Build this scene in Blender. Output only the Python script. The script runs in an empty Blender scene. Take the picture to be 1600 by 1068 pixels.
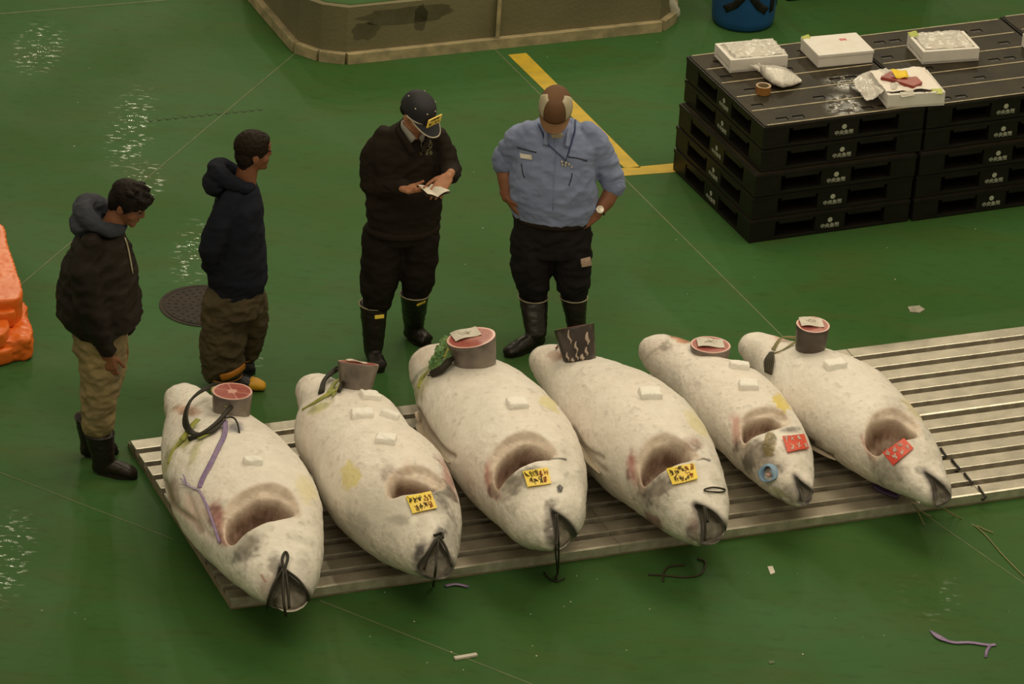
import bpy, bmesh, math, random
import numpy as np
from mathutils import Vector, Matrix, noise
from mathutils.bvhtree import BVHTree
sc = bpy.context.scene
COL = sc.collection
PI = math.pi
# ------------------------------------------------------------------ camera
CF, CP, CR, CH = 7362.0, math.radians(27.105), math.radians(3.777), 12.438
cF = Vector((0, math.cos(CP), -math.sin(CP))); cU = Vector((0, math.sin(CP), math.cos(CP))); cR = Vector((1, 0, 0))
CAMP = Vector((0, 0, CH))
cam = bpy.data.cameras.new('camera'); co = bpy.data.objects.new('camera', cam); COL.objects.link(co)
cam.sensor_width = 36.0; cam.lens = CF / 1600 * 36.0; cam.clip_end = 200

ux = -cR * math.sin(CR) + cU * math.cos(CR)
# world up leans right in the picture: camera rolled the other way
rx = cR * math.cos(CR) + cU * math.sin(CR)      # image right axis, slightly rolled
rx = Vector(rx); ux = Vector(ux)
co.matrix_world = Matrix(((rx.x, ux.x, -cF.x, CAMP.x), (rx.y, ux.y, -cF.y, CAMP.y), (rx.z, ux.z, -cF.z, CAMP.z), (0, 0, 0, 1)))
sc.camera = co
# ------------------------------------------------------------------ light and exposure
sc.view_settings.view_transform = 'Standard'; sc.view_settings.look = 'None'
sc.view_settings.gamma = 1.0; sc.view_settings.use_curve_mapping = False
sc.view_settings.exposure = 0.0
w = bpy.data.worlds.new('hall_light'); sc.world = w; w.use_nodes = True
wb = w.node_tree.nodes['Background']; wb.inputs[0].default_value = (1.0, .84, .56, 1)
# the hall: pale roof light overhead and behind, a dark far end
wN, wL = w.node_tree.nodes, w.node_tree.links; wt = wN.new('ShaderNodeTexCoord'); wd = wN.new('ShaderNodeVectorMath'); wd.operation = 'DOT_PRODUCT'
wd.inputs[1].default_value = (0.0, .88, .47); wL.new(wt.outputs['Generated'], wd.inputs[0]); wm = wN.new('ShaderNodeMapRange'); wm.interpolation_type = 'SMOOTHSTEP'
wm.inputs[1].default_value = .62; wm.inputs[2].default_value = .94; wm.inputs[3].default_value = .40; wm.inputs[4].default_value = .12; wL.new(wd.outputs['Value'], wm.inputs[0]); wL.new(wm.outputs[0], wb.inputs[1])
def area(name, loc, size, power, col=(1, .845, .60), aim=(0, 23.5, 0)):
    l = bpy.data.lights.new(name, 'AREA'); l.shape = 'RECTANGLE'; l.size, l.size_y = size; l.energy = power; l.color = col
    o = bpy.data.objects.new(name, l); COL.objects.link(o); o.location = loc
    o.rotation_euler = (Vector(aim) - Vector(loc)).to_track_quat('-Z', 'Y').to_euler()
    return o
area('lamp_row_overhead', (2.5, 27.0, 9.0), (9, 4), 470, aim=(0.5, 24, 0))
area('lamp_row_front', (-1.0, 18.0, 9.5), (9, 3), 250, aim=(0, 23.5, 0))

# high-bay lamps of the hall, each where its glint shows in the standing water
def high_bay(i, gx, gy, gz, hgt=11.5, power=190, size=.5):
    p = Vector((gx, gy, gz)); d = (p - CAMP).normalized(); d.z = -d.z; q = p + d * ((hgt - gz) / d.z)
    l = bpy.data.lights.new('high_bay_lamp_%d' % i, 'AREA'); l.shape = 'DISK'; l.size = size; l.energy = power; l.color = (1, .88, .62)
    o = bpy.data.objects.new('high_bay_lamp_%d' % i, l); COL.objects.link(o); o.location = q; o.rotation_euler = (p - q).to_track_quat('-Z', 'Y').to_euler()
for i_, g_ in enumerate([(-2.37, 26.7, 0), (-1.95, 24.9, 0), (2.0, 26.0, .78), (-2.8, 21.4, 0), (-3.0, 28.0, 0), (2.7, 24.3, .06)]): high_bay(i_, *g_)

# ------------------------------------------------------------------ helpers
def G(px, py, z=0.0):
    X, Y = px - 800, 534 - py
    d = cF * CF + rx * X + ux * Y
    return CAMP + d * ((z - CH) / d.z)
def RAY(px, py):
    return (cF * CF + rx * (px - 800) + ux * (534 - py)).normalized()
def VY(px, py, Y):                     # point on the upright plane at world Y
    d = cF * CF + rx * (px - 800) + ux * (534 - py)
    return CAMP + d * (Y / d.y)
def srgb(r, g, b):
    f = lambda c: (c / 12.92 if c <= .04045 else ((c + .055) / 1.055) ** 2.4)
    return (f(r / 255), f(g / 255), f(b / 255))
def mat(name, col, rough=.6, col2=None, nscale=6, namt=.5, bump=0, bscale=60, metal=0, spec=.4, detail=5, attr=None, sheen=0, alpha=1, trans=0, coat=0):
    m = bpy.data.materials.new(name); m.use_nodes = True
    nt = m.node_tree; N = nt.nodes; L = nt.links; b = N['Principled BSDF']
    b.inputs['Roughness'].default_value = rough; b.inputs['Metallic'].default_value = metal
    b.inputs['Specular IOR Level'].default_value = spec
    b.inputs['Sheen Weight'].default_value = sheen; b.inputs['Alpha'].default_value = alpha
    b.inputs['Transmission Weight'].default_value = trans; b.inputs['Coat Weight'].default_value = coat
    tc = N.new('ShaderNodeTexCoord')
    n = N.new('ShaderNodeTexNoise'); n.inputs['Scale'].default_value = nscale; n.inputs['Detail'].default_value = detail
    L.new(tc.outputs['Object'], n.inputs['Vector'])
    rp = N.new('ShaderNodeValToRGB'); L.new(n.outputs['Fac'], rp.inputs[0])
    c2 = col2 or tuple(c * (1 - namt * .5) for c in col)
    rp.color_ramp.elements[0].position = .35; rp.color_ramp.elements[0].color = (*c2, 1)
    rp.color_ramp.elements[1].position = .65; rp.color_ramp.elements[1].color = (*col, 1)
    out = rp.outputs[0]
    if attr:
        a = N.new('ShaderNodeAttribute'); a.attribute_name = attr
        mx = N.new('ShaderNodeMix'); mx.data_type = 'RGBA'; mx.blend_type = 'MULTIPLY'; mx.inputs[0].default_value = 1
        L.new(a.outputs['Color'], mx.inputs[6]); L.new(out, mx.inputs[7]); out = mx.outputs[2]
    L.new(out, b.inputs['Base Color'])
    if bump:
        n2 = N.new('ShaderNodeTexNoise'); n2.inputs['Scale'].default_value = bscale; n2.inputs['Detail'].default_value = 6
        L.new(tc.outputs['Object'], n2.inputs['Vector'])
        bp = N.new('ShaderNodeBump'); bp.inputs['Strength'].default_value = bump; bp.inputs['Distance'].default_value = .01
        L.new(n2.outputs['Fac'], bp.inputs['Height']); L.new(bp.outputs[0], b.inputs['Normal'])
    return m
def tag(o, label=None, cat=None, group=None, kind=None):
    if label: o['label'] = label
    if cat: o['category'] = cat
    if group: o['group'] = group
    if kind: o['kind'] = kind
    return o
ROOTLOC = {}
def empty(name, loc, rz=0.0):
    o = bpy.data.objects.new(name, None); COL.objects.link(o); o.location = loc; o.rotation_euler = (0, 0, rz)
    o.empty_display_size = .1; ROOTLOC[o.name] = Vector(loc); return o
def finish(me, smooth):
    if smooth:
        for p in me.polygons: p.use_smooth = True
def obj(name, bm, m, parent=None, local=False, smooth=False, origin=None):
    """One mesh object. World-space vertices unless local; a parent's base location is subtracted."""
    if isinstance(bm, bpy.types.Mesh): me = bm
    else:
        bmesh.ops.recalc_face_normals(bm, faces=bm.faces); me = bpy.data.meshes.new(name); bm.to_mesh(me); bm.free()
    finish(me, smooth)
    o = bpy.data.objects.new(name, me); COL.objects.link(o)
    for mm in (m if isinstance(m, (list, tuple)) else [m]): me.materials.append(mm)
    if parent is not None:
        o.parent = parent; base = ROOTLOC.get(parent.name, Vector((0, 0, 0)))
        if not local: me.transform(Matrix.Translation(-base))
        ROOTLOC[o.name] = base
    elif not local:
        n = len(me.vertices); a = np.empty(n * 3, 'f'); me.vertices.foreach_get('co', a); a = a.reshape(-1, 3)
        b = Vector(origin) if origin is not None else Vector((float((a[:, 0].min() + a[:, 0].max()) / 2), float((a[:, 1].min() + a[:, 1].max()) / 2), float(a[:, 2].min())))
        me.transform(Matrix.Translation(-b)); o.location = b; ROOTLOC[o.name] = b
    else: ROOTLOC[o.name] = Vector((0, 0, 0))
    return o
def box(bm, lo, hi, bev=0.0, M=None):
    r = bmesh.ops.create_cube(bm, size=1.0)['verts']
    for v in r:
        v.co = Vector([lo[i] + (v.co[i] + .5) * (hi[i] - lo[i]) for i in range(3)])
    if bev:
        es = list({e for v in r for e in v.link_edges})
        g = bmesh.ops.bevel(bm, geom=es, offset=bev, segments=2, profile=.7, affect='EDGES')
        r = list({v for f in g['faces'] for v in f.verts} | {v for v in r if v.is_valid})
    if M is not None:
        for v in r: v.co = M @ v.co
    return r
def prism(bm, pts, z0, z1):
    a = [bm.verts.new((p[0], p[1], z0)) for p in pts]; b = [bm.verts.new((p[0], p[1], z1)) for p in pts]
    n = len(pts); bm.faces.new(a[::-1]); bm.faces.new(b)
    for i in range(n): bm.faces.new((a[i], a[(i + 1) % n], b[(i + 1) % n], b[i]))
def thick(bm, thickness):
    bm.normal_update(); bmesh.ops.solidify(bm, geom=bm.faces[:], thickness=thickness)
def catmull(P, k=6, closed=False):
    P = [Vector(p) for p in P]; n = len(P); out = []
    for i in range(n if closed else n - 1):
        p0 = P[(i - 1) % n] if closed or i else P[0] * 2 - P[1]; p1 = P[i]; p2 = P[(i + 1) % n]
        p3 = P[(i + 2) % n] if closed or i + 2 < n else P[-1] * 2 - P[-2]
        for j in range(k):
            t = j / k
            out.append(.5 * ((2 * p1) + (p2 - p0) * t + (2 * p0 - 5 * p1 + 4 * p2 - p3) * t * t + (3 * p1 - p0 - 3 * p2 + p3) * t ** 3))
    if not closed: out.append(P[-1])
    return out
def tube(bm, P, r, n=8, closed=False, flat=None, cap=True):
    """r: radius or list; flat=(wide, thin) sweeps an ellipse whose wide axis stays level"""
    m = len(P); rings = []; R = r if isinstance(r, (list, tuple)) else [r] * m
    up = Vector((0, 0, 1)); prev = None
    for i in range(m):
        t = (P[(i + 1) % m] - P[i - 1]) if closed else (P[min(i + 1, m - 1)] - P[max(i - 1, 0)])
        if t.length < 1e-9: t = Vector((1, 0, 0))
        t.normalize()
        if prev is None or flat: a = t.cross(up) if abs(t.dot(up)) < .95 else t.cross(Vector((1, 0, 0)))
        else: a = prev - t * prev.dot(t)
        a.normalize(); b = t.cross(a); prev = a
        ra, rb = (R[i], R[i]) if not flat else (flat[0] * R[i], flat[1] * R[i])
        rings.append([bm.verts.new(P[i] + a * ra * math.cos(2 * PI * k / n) + b * rb * math.sin(2 * PI * k / n)) for k in range(n)])
    for i in range(m if closed else m - 1):
        A, B = rings[i], rings[(i + 1) % m]
        for k in range(n): bm.faces.new((A[k], A[(k + 1) % n], B[(k + 1) % n], B[k]))
    if cap and not closed: bm.faces.new(rings[0][::-1]); bm.faces.new(rings[-1])
def rings(bm, R, cap=True):
    V = [[bm.verts.new(p) for p in r] for r in R]; n = len(V[0])
    for A, B in zip(V, V[1:]):
        for k in range(n): bm.faces.new((A[k], A[(k + 1) % n], B[(k + 1) % n], B[k]))
    if cap: bm.faces.new(V[0][::-1]); bm.faces.new(V[-1])
def rcone(bm, p0, r0, p1, r1, seg=14):
    """tapered limb piece with round ends"""
    p0, p1 = Vector(p0), Vector(p1); d = p1 - p0
    if d.length < 1e-6: d = Vector((0, 0, 1e-4)); p1 = p0 + d
    t = d.normalized(); a = t.orthogonal().normalized(); b = t.cross(a); R = []
    for k in range(5): an = PI / 2 * (1 - k / 5) ; R.append((p0 - t * r0 * math.sin(an) , r0 * math.cos(an)))
    R.append((p0, r0)); R.append((p1, r1))
    for k in range(1, 6): an = PI / 2 * k / 5; R.append((p1 + t * r1 * math.sin(an), r1 * math.cos(an)))
    rings(bm, [[c + (a * math.cos(2 * PI * k / seg) + b * math.sin(2 * PI * k / seg)) * max(r, 1e-4) for k in range(seg)] for c, r in R])
def ell(bm, c, rad, axes=None, seg=18):
    c = Vector(c); ax = axes or (Vector((1, 0, 0)), Vector((0, 1, 0)), Vector((0, 0, 1))); R = []
    for i in range(11):
        ph = -PI / 2 + PI * i / 10; z = math.sin(ph); q = max(math.cos(ph), 1e-3)
        R.append([c + ax[0] * rad[0] * q * math.cos(2 * PI * k / seg) + ax[1] * rad[1] * q * math.sin(2 * PI * k / seg) + ax[2] * rad[2] * z for k in range(seg)])
    rings(bm, R)
def loft(bm, secs, side, fwd, seg=24, pw=1.0):
    """secs: (centre, half width, half depth); closed elliptical loft"""
    R = []
    def ring(c, a, b): 
        out = []
        for k in range(seg):
            u, v = math.cos(2 * PI * k / seg), math.sin(2 * PI * k / seg)
            out.append(Vector(c) + side * a * math.copysign(abs(u) ** pw, u) + fwd * b * math.copysign(abs(v) ** pw, v))
        return out
    c0, a0, b0 = secs[0]; c1, a1, b1 = secs[-1]
    d0 = (Vector(secs[0][0]) - Vector(secs[1][0])).normalized(); d1 = (Vector(secs[-1][0]) - Vector(secs[-2][0])).normalized()
    R.append(ring(Vector(c0) + d0 * .012, a0 * .6, b0 * .6))
    for c, a, b in secs: R.append(ring(c, a, b))
    R.append(ring(Vector(c1) + d1 * .012, a1 * .6, b1 * .6))
    rings(bm, R)
def meshed(bm, voxel, smooth=3, amp=0.0, scale=6.0, seed=0, factor=.5):
    """union everything in bm into one continuous surface, relax it, add soft folds"""
    bmesh.ops.recalc_face_normals(bm, faces=bm.faces)
    me = bpy.data.meshes.new('tmp'); bm.to_mesh(me); bm.free(); o = bpy.data.objects.new('tmp', me); COL.objects.link(o)
    r = o.modifiers.new('r', 'REMESH'); r.mode = 'VOXEL'; r.voxel_size = voxel; r.adaptivity = 0
    if smooth:
        s = o.modifiers.new('s', 'SMOOTH'); s.iterations = smooth; s.factor = factor
    bpy.context.view_layer.update()
    out = bpy.data.meshes.new_from_object(o.evaluated_get(bpy.context.evaluated_depsgraph_get()))
    bpy.data.objects.remove(o); bpy.data.meshes.remove(me)
    if amp:
        ns = [v.normal.copy() for v in out.vertices]
        for v, n in zip(out.vertices, ns):
            p = v.co * scale + Vector((seed * 7.3, seed, -seed))
            q = Vector((p.x, p.y, p.z * 1.7))
            a = 1 - abs(noise.noise(q)) * 2.2; a2 = 1 - abs(noise.noise(q * 2.1 + Vector((5, 1, 2)))) * 2.2
            v.co += n * amp * (a * .7 + a2 * .4 - .45)
    return out
def text_mesh(body, size, depth=.0015, bold=0):
    c = bpy.data.curves.new('txt', 'FONT'); c.body = body; c.size = size; c.extrude = depth; c.offset = bold; c.align_x = 'CENTER'; c.align_y = 'CENTER'; c.resolution_u = 3
    o = bpy.data.objects.new('txt', c); COL.objects.link(o); bpy.context.view_layer.update()
    me = bpy.data.meshes.new_from_object(o.evaluated_get(bpy.context.evaluated_depsgraph_get()))
    bpy.data.objects.remove(o); bpy.data.curves.remove(c); me.materials.clear(); return me
def frame(o, xa, ya, za):
    return Matrix(((xa.x, ya.x, za.x, o.x), (xa.y, ya.y, za.y, o.y), (xa.z, ya.z, za.z, o.z), (0, 0, 0, 1)))

# ------------------------------------------------------------------ materials
M = {}
def floor_material():
    m = bpy.data.materials.new('green_floor_paint'); m.use_nodes = True; nt = m.node_tree; N = nt.nodes; L = nt.links; b = N['Principled BSDF']
    tc = N.new('ShaderNodeTexCoord')
    def nz(s, d=5, scl=(1, 1, 1), rot=0, dist=0):
        mp = N.new('ShaderNodeMapping'); mp.inputs['Scale'].default_value = scl; mp.inputs['Rotation'].default_value = (0, 0, rot)
        n = N.new('ShaderNodeTexNoise'); n.inputs['Scale'].default_value = s; n.inputs['Detail'].default_value = d; n.inputs['Distortion'].default_value = dist
        L.new(tc.outputs['Object'], mp.inputs[0]); L.new(mp.outputs[0], n.inputs['Vector']); return n.outputs['Fac']
    def ramp(x, p0, c0, p1, c1):
        r = N.new('ShaderNodeValToRGB'); r.color_ramp.elements[0].position = p0; r.color_ramp.elements[1].position = p1
        r.color_ramp.elements[0].color = (*c0, 1); r.color_ramp.elements[1].color = (*c1, 1); L.new(x, r.inputs[0]); return r.outputs[0]
    def mix(f, a, c, bt='MIX'):
        x = N.new('ShaderNodeMix'); x.data_type = 'RGBA'; x.blend_type = bt
        if isinstance(f, float): x.inputs[0].default_value = f
        else: L.new(f, x.inputs[0])
        L.new(a, x.inputs[6]) if not isinstance(a, tuple) else setattr(x.inputs[6], 'default_value', (*a, 1))
        L.new(c, x.inputs[7]) if not isinstance(c, tuple) else setattr(x.inputs[7], 'default_value', (*c, 1))
        return x.outputs[2]
    base = ramp(nz(.55, 5, dist=.6), .35, (.042, .106, .025), .68, (.048, .130, .040))
    base = mix(ramp(nz(1.7, 6, (1, 2.6, 1), .35, .8), .48, (0, 0, 0), .72, (.6, .6, .6)), base, (.062, .101, .026))
    base = mix(ramp(nz(9, 8, (1, 2.2, 1), .1), .54, (0, 0, 0), .78, (.45, .45, .45)), base, (.030, .066, .016))
    base = mix(ramp(nz(42, 4), .66, (0, 0, 0), .78, (.6, .6, .6)), base, (.026, .052, .013))
    L.new(base, b.inputs['Base Color'])
    wet = ramp(nz(1.1, 3, (1, 1, 1), 0, .5), .42, (0, 0, 0), .60, (1, 1, 1))
    # puddles at their places on the floor
    acc = None
    for (x, y, rx_, ry_) in PUDDLES:
        vm = N.new('ShaderNodeMapping'); vm.vector_type = 'POINT'; vm.inputs['Location'].default_value = (-x / rx_, -y / ry_, 0); vm.inputs['Scale'].default_value = (1 / rx_, 1 / ry_, 0)
        L.new(tc.outputs['Object'], vm.inputs[0]); ln = N.new('ShaderNodeVectorMath'); ln.operation = 'LENGTH'; L.new(vm.outputs[0], ln.inputs[0])
        s = N.new('ShaderNodeMapRange'); s.inputs[1].default_value = 1.0; s.inputs[2].default_value = .3; s.inputs[3].default_value = 0; s.inputs[4].default_value = 1
        L.new(ln.outputs['Value'], s.inputs[0])
        if acc is None: acc = s.outputs[0]
        else:
            a = N.new('ShaderNodeMath'); a.operation = 'MAXIMUM'; L.new(acc, a.inputs[0]); L.new(s.outputs[0], a.inputs[1]); acc = a.outputs[0]
    br = ramp(nz(16, 6, (1, 2.0, 1)), .56, (0, 0, 0), .63, (1, 1, 1))
    pm = N.new('ShaderNodeMath'); pm.operation = 'MULTIPLY'; L.new(acc, pm.inputs[0]); L.new(br, pm.inputs[1]); pm.use_clamp = True
    r1 = N.new('ShaderNodeMapRange'); r1.inputs[3].default_value = .60; r1.inputs[4].default_value = .53; L.new(wet, r1.inputs[0])
    r2 = N.new('ShaderNodeMix'); r2.data_type = 'FLOAT'; L.new(pm.outputs[0], r2.inputs[0]); L.new(r1.outputs[0], r2.inputs[2]); r2.inputs[3].default_value = .035
    L.new(r2.outputs[0], b.inputs['Roughness']); sp = N.new('ShaderNodeMapRange'); sp.inputs[3].default_value = .07; sp.inputs[4].default_value = .5; L.new(pm.outputs[0], sp.inputs[0]); L.new(sp.outputs[0], b.inputs['Specular IOR Level'])
    h = nz(60, 4); bp = N.new('ShaderNodeBump'); bp.inputs['Distance'].default_value = .01
    st = N.new('ShaderNodeMapRange'); st.inputs[3].default_value = .10; st.inputs[4].default_value = .32; L.new(pm.outputs[0], st.inputs[0])
    L.new(st.outputs[0], bp.inputs['Strength']); L.new(h, bp.inputs['Height']); L.new(bp.outputs[0], b.inputs['Normal'])
    return m
PUDDLES = []
for (px, py, a, c) in [(205, 200, .18, .75), (225, 285, .16, .35), (300, 395, .14, .55), (60, 75, .2, .5), (8, 870, .18, .6), (1450, 930, .2, .3), (380, 560, .15, .25)]:
    p = G(px, py); PUDDLES.append((p.x, p.y, a, c))
M['floor'] = floor_material()
M['yellow_paint'] = mat('yellow_line_paint', (.62, .42, .03), .6, (.5, .36, .04), 12, bump=.1)
M['joint'] = mat('floor_joint', (.12, .17, .07), .7, nscale=14)
M['joint_dark'] = mat('tyre_print', (.034, .072, .020), .7)
M['concrete'] = mat('concrete', (.19, .172, .095), .85, (.145, .132, .072), 1.6, bump=.35, bscale=40)
M['concrete_edge'] = mat('pale_concrete', (.46, .38, .22), .8, (.27, .24, .14), 9, bump=.2, bscale=60)
M['stain'] = mat('damp_stain', (.075, .066, .03), .8, (.11, .10, .055), 9)
M['black_plastic'] = mat('black_plastic', (.0100, .0085, .0065), .42, (.0135, .0115, .009), 9, bump=.12, bscale=90, spec=.22)
def deck_material():
    m = mat('worn_black_deck', (.034, .026, .013), .55, (.018, .015, .009), 5, spec=.25); N = m.node_tree.nodes; L = m.node_tree.links; b = N['Principled BSDF']
    g = N.new('ShaderNodeNewGeometry'); acc = None
    def math_(op, a, c=None, v=None):
        n = N.new('ShaderNodeMath'); n.operation = op; L.new(a, n.inputs[0])
        if c is not None: L.new(c, n.inputs[1])
        if v is not None: n.inputs[1].default_value = v
        return n.outputs[0]
    for x, y, rx_, ry_ in DECK_WATER:
        vm = N.new('ShaderNodeMapping'); vm.inputs['Location'].default_value = (-x / rx_, -y / ry_, 0); vm.inputs['Scale'].default_value = (1 / rx_, 1 / ry_, 0); L.new(g.outputs['Position'], vm.inputs[0])
        ln = N.new('ShaderNodeVectorMath'); ln.operation = 'LENGTH'; L.new(vm.outputs[0], ln.inputs[0]); s = N.new('ShaderNodeMapRange'); s.inputs[1].default_value = 1.1; s.inputs[2].default_value = .4; L.new(ln.outputs['Value'], s.inputs[0])
        acc = s.outputs[0] if acc is None else math_('MAXIMUM', acc, s.outputs[0])
    n = N.new('ShaderNodeTexNoise'); n.inputs['Scale'].default_value = 24; n.inputs['Detail'].default_value = 4; L.new(g.outputs['Position'], n.inputs['Vector'])
    br = N.new('ShaderNodeMapRange'); br.inputs[1].default_value = .42; br.inputs[2].default_value = .52; L.new(n.outputs['Fac'], br.inputs[0])
    pm = math_('MULTIPLY', acc, br.outputs[0]); r = N.new('ShaderNodeMapRange'); r.inputs[3].default_value = .55; r.inputs[4].default_value = .04; L.new(pm, r.inputs[0]); L.new(r.outputs[0], b.inputs['Roughness'])
    h = N.new('ShaderNodeTexNoise'); h.inputs['Scale'].default_value = 55; h.inputs['Detail'].default_value = 3; L.new(g.outputs['Position'], h.inputs['Vector'])
    st = N.new('ShaderNodeMapRange'); st.inputs[3].default_value = .2; st.inputs[4].default_value = .35; L.new(pm, st.inputs[0]); bp = N.new('ShaderNodeBump'); bp.inputs['Distance'].default_value = .01; L.new(st.outputs[0], bp.inputs['Strength']); L.new(h.outputs['Fac'], bp.inputs['Height']); L.new(bp.outputs[0], b.inputs['Normal'])
    sp = N.new('ShaderNodeMapRange'); sp.inputs[3].default_value = .22; sp.inputs[4].default_value = .6; L.new(pm, sp.inputs[0]); L.new(sp.outputs[0], b.inputs['Specular IOR Level'])
    return m
DECK_WATER = []
for (px, py, a, c) in [(1322, 128, .15, .16), (1318, 165, .13, .20)]:
    p = G(px, py, .777); DECK_WATER.append((p.x, p.y, a, c))
M['deck_plastic'] = deck_material()
M['strip'] = mat('pale_strip', (.46, .41, .28), .5, (.30, .26, .17), 20)
M['logo'] = mat('grey_logo_ink', (.42, .44, .36), .6)
M['foam'] = mat('white_foam', (.78, .76, .73), .65, (.74, .72, .67), 14, bump=.12, bscale=220, spec=.25)
M['alu'] = mat('aluminium_slat', (.42, .38, .31), .38, (.30, .27, .21), 7, bump=.12, bscale=50, metal=.45, spec=.5)
M['alu_bright'] = mat('bright_alu_and_edge_highlight', (.70, .66, .56), .3, (.50, .46, .38), 16, metal=.5, spec=.5)  # paler bright metal; on the slats it paints the edge highlight
M['alu_dark'] = mat('dark_aluminium_channel', (.27, .225, .15), .6, (.17, .14, .085), 9)  # channel metal darker and browner than the slats
M['rubber'] = mat('black_rubber', (.016, .012, .009), .38, (.011, .009, .007), 8, bump=.1, bscale=30, spec=.35)
M['cord'] = mat('black_cord', (.022, .018, .01), .6)
M['cord_brown'] = mat('brown_cord', (.05, .04, .02), .6)
M['string'] = mat('straw_string', (.30, .27, .12), .6)
M['purple'] = mat('purple_tape', (.20, .13, .30), .4, (.26, .19, .33), 30)
M['ygreen'] = mat('yellow_green_tape', (.36, .36, .06), .45, (.22, .26, .05), 30)
M['leafgreen'] = mat('green_tape', (.08, .20, .07), .45, (.16, .26, .08), 26)
M['yellow_card'] = mat('yellow_label_paper', (.92, .72, .045), .5, (.95, .70, .16), 8)
M['red_card'] = mat('red_label_paper', (.72, .09, .04), .45, (.62, .06, .04), 8)
M['white_card'] = mat('white_label_paper', (.74, .70, .62), .6)
M['brush_red'] = mat('red_brown_ink', (.30, .06, .01), .6)
M['brush_dark'] = mat('dark_ink', (.06, .035, .01), .6)
M['pink_ink'] = mat('pink_ink', (.78, .22, .22), .6)
M['ice'] = mat('frosted_ice', (.93, .92, .88), .5, (.90, .88, .84), 16, bump=.2, bscale=60, spec=.4)
M['fish'] = mat('frosted_skin', (1, 1, 1), .5, (.93, .925, .91), 16, bump=.5, bscale=44, attr='Col', spec=.45)
def wet_rough(m, a=.5, c=.12):
    N = m.node_tree.nodes; L = m.node_tree.links; at = N.new('ShaderNodeAttribute'); at.attribute_name = 'Wet'; r = N.new('ShaderNodeMapRange'); r.inputs[3].default_value = a; r.inputs[4].default_value = c
    L.new(at.outputs['Fac'], r.inputs[0]); L.new(r.outputs[0], N['Principled BSDF'].inputs['Roughness'])
wet_rough(M['fish'], .52, .14)
M['meat_skin'] = mat('silver_tail_skin', (.25, .21, .175), .28, (.075, .06, .052), 5, bump=.12, bscale=30, spec=.6)
M['fin'] = mat('pale_fin', (.60, .52, .42), .5, (.50, .43, .33), 10, bump=.3)

# ------------------------------------------------------------------ floor and painted lines
bm = bmesh.new(); v = [bm.verts.new(p) for p in [(-9, 12, 0), (10, 12, 0), (10, 42, 0), (-9, 42, 0)]]; bm.faces.new(v)
tag(obj('floor', bm, M['floor'], local=True), kind='structure')
TR = [0]
def line(name, a, b, wdt, m, z=.0015):
    a, b = Vector(a), Vector(b); d = (b - a).normalized(); n = Vector((-d.y, d.x, 0)) * wdt / 2
    bm = bmesh.new(); prism(bm, [a + n, b + n, b - n, a - n], 0.0004, z)
    TR[0] += 1; return tag(obj('trim_%d' % TR[0], bm, m), kind='structure')
# yellow L: long arm, short arm toward the pallets
bm = bmesh.new()
def yl(ps): prism(bm, [G(*p) for p in ps], .0006, .002)
yl([(794, 86), (822, 83), (1001, 262), (975, 262)][::-1]); yl([(930, 267), (1056, 255), (1056, 269), (930, 278)][::-1])
TR[0] += 1; tag(obj('trim_%d' % TR[0], bm, M['yellow_paint']), kind='structure')
line('', G(770, 74), G(1225, 528), .012, M['joint'])
line('', G(0, 472), G(572, -10), .010, M['joint'])
line('', G(0, 22), G(262, 0), .018, M['joint'])
line('', G(0, 738), G(270, 842), .008, M['joint'])
line('', G(500, 938), G(860, 1080), .010, M['joint'])
line('', G(1440, 800), G(1620, 925), .008, M['joint'])
# forklift tyre prints
bm = bmesh.new()
for k in range(14):
    px = 235 + k * 13.2; py = 190 - (px - 235) * .10
    c = G(px, py)
    for s in (-1, 1):
        d = Vector((s * .6, .8, 0)).normalized(); n = Vector((-d.y, d.x, 0)) * .006; e = c + d * .035
        prism(bm, [c + n, c - n, e - n, e + n], .0004, .0012)
TR[0] += 1; tag(obj('trim_%d' % TR[0], bm, M['joint_dark']), kind='structure')

# ------------------------------------------------------------------ raised concrete platform behind
base = [(380, -20), (466, 80), (500, 92), (540, 97), (780, 72), (1030, 46), (1048, 32), (1046, -20)]
bp_ = [G(*p) for p in base]
back = [Vector((bp_[-1].x + .1, 33, 0)), Vector((bp_[0].x - .5, 33, 0))]
HP = .385
bm = bmesh.new(); P = [p.copy() for p in bp_] + back
cen = Vector((-.3, 31, 0))
prism(bm, [(p.x, p.y) for p in P], 0.0, HP)
plat = tag(obj('floor_platform', bm, M['concrete']), kind='structure')
bm = bmesh.new()   # pale skirting at the foot
for (a, b) in zip(bp_[:-1], bp_[1:]):
    d = (b - a).normalized(); n = Vector((d.y, -d.x, 0))
    prism(bm, [a, b, b + n * .045, a + n * .045], .0005, .07)
tag(obj('baseboard_back', bm, M['concrete_edge']), kind='structure')
bm = bmesh.new()
top = [p + (cen - p).normalized() * .05 for p in P]
prism(bm, [(p.x, p.y) for p in top], HP + .0005, HP + .004)
tag(obj('floor_raised', bm, M['floor']), kind='structure')
bm = bmesh.new(); a = G(776, 75); prism(bm, [a + Vector((-.012, -.012, 0)), a + Vector((.014, -.008, 0)), a + Vector((.014, .05, 0)), a + Vector((-.012, .05, 0))], .0, HP + .002)
TR[0] += 1; tag(obj('trim_%d' % TR[0], bm, M['concrete_edge']), kind='structure')
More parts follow.
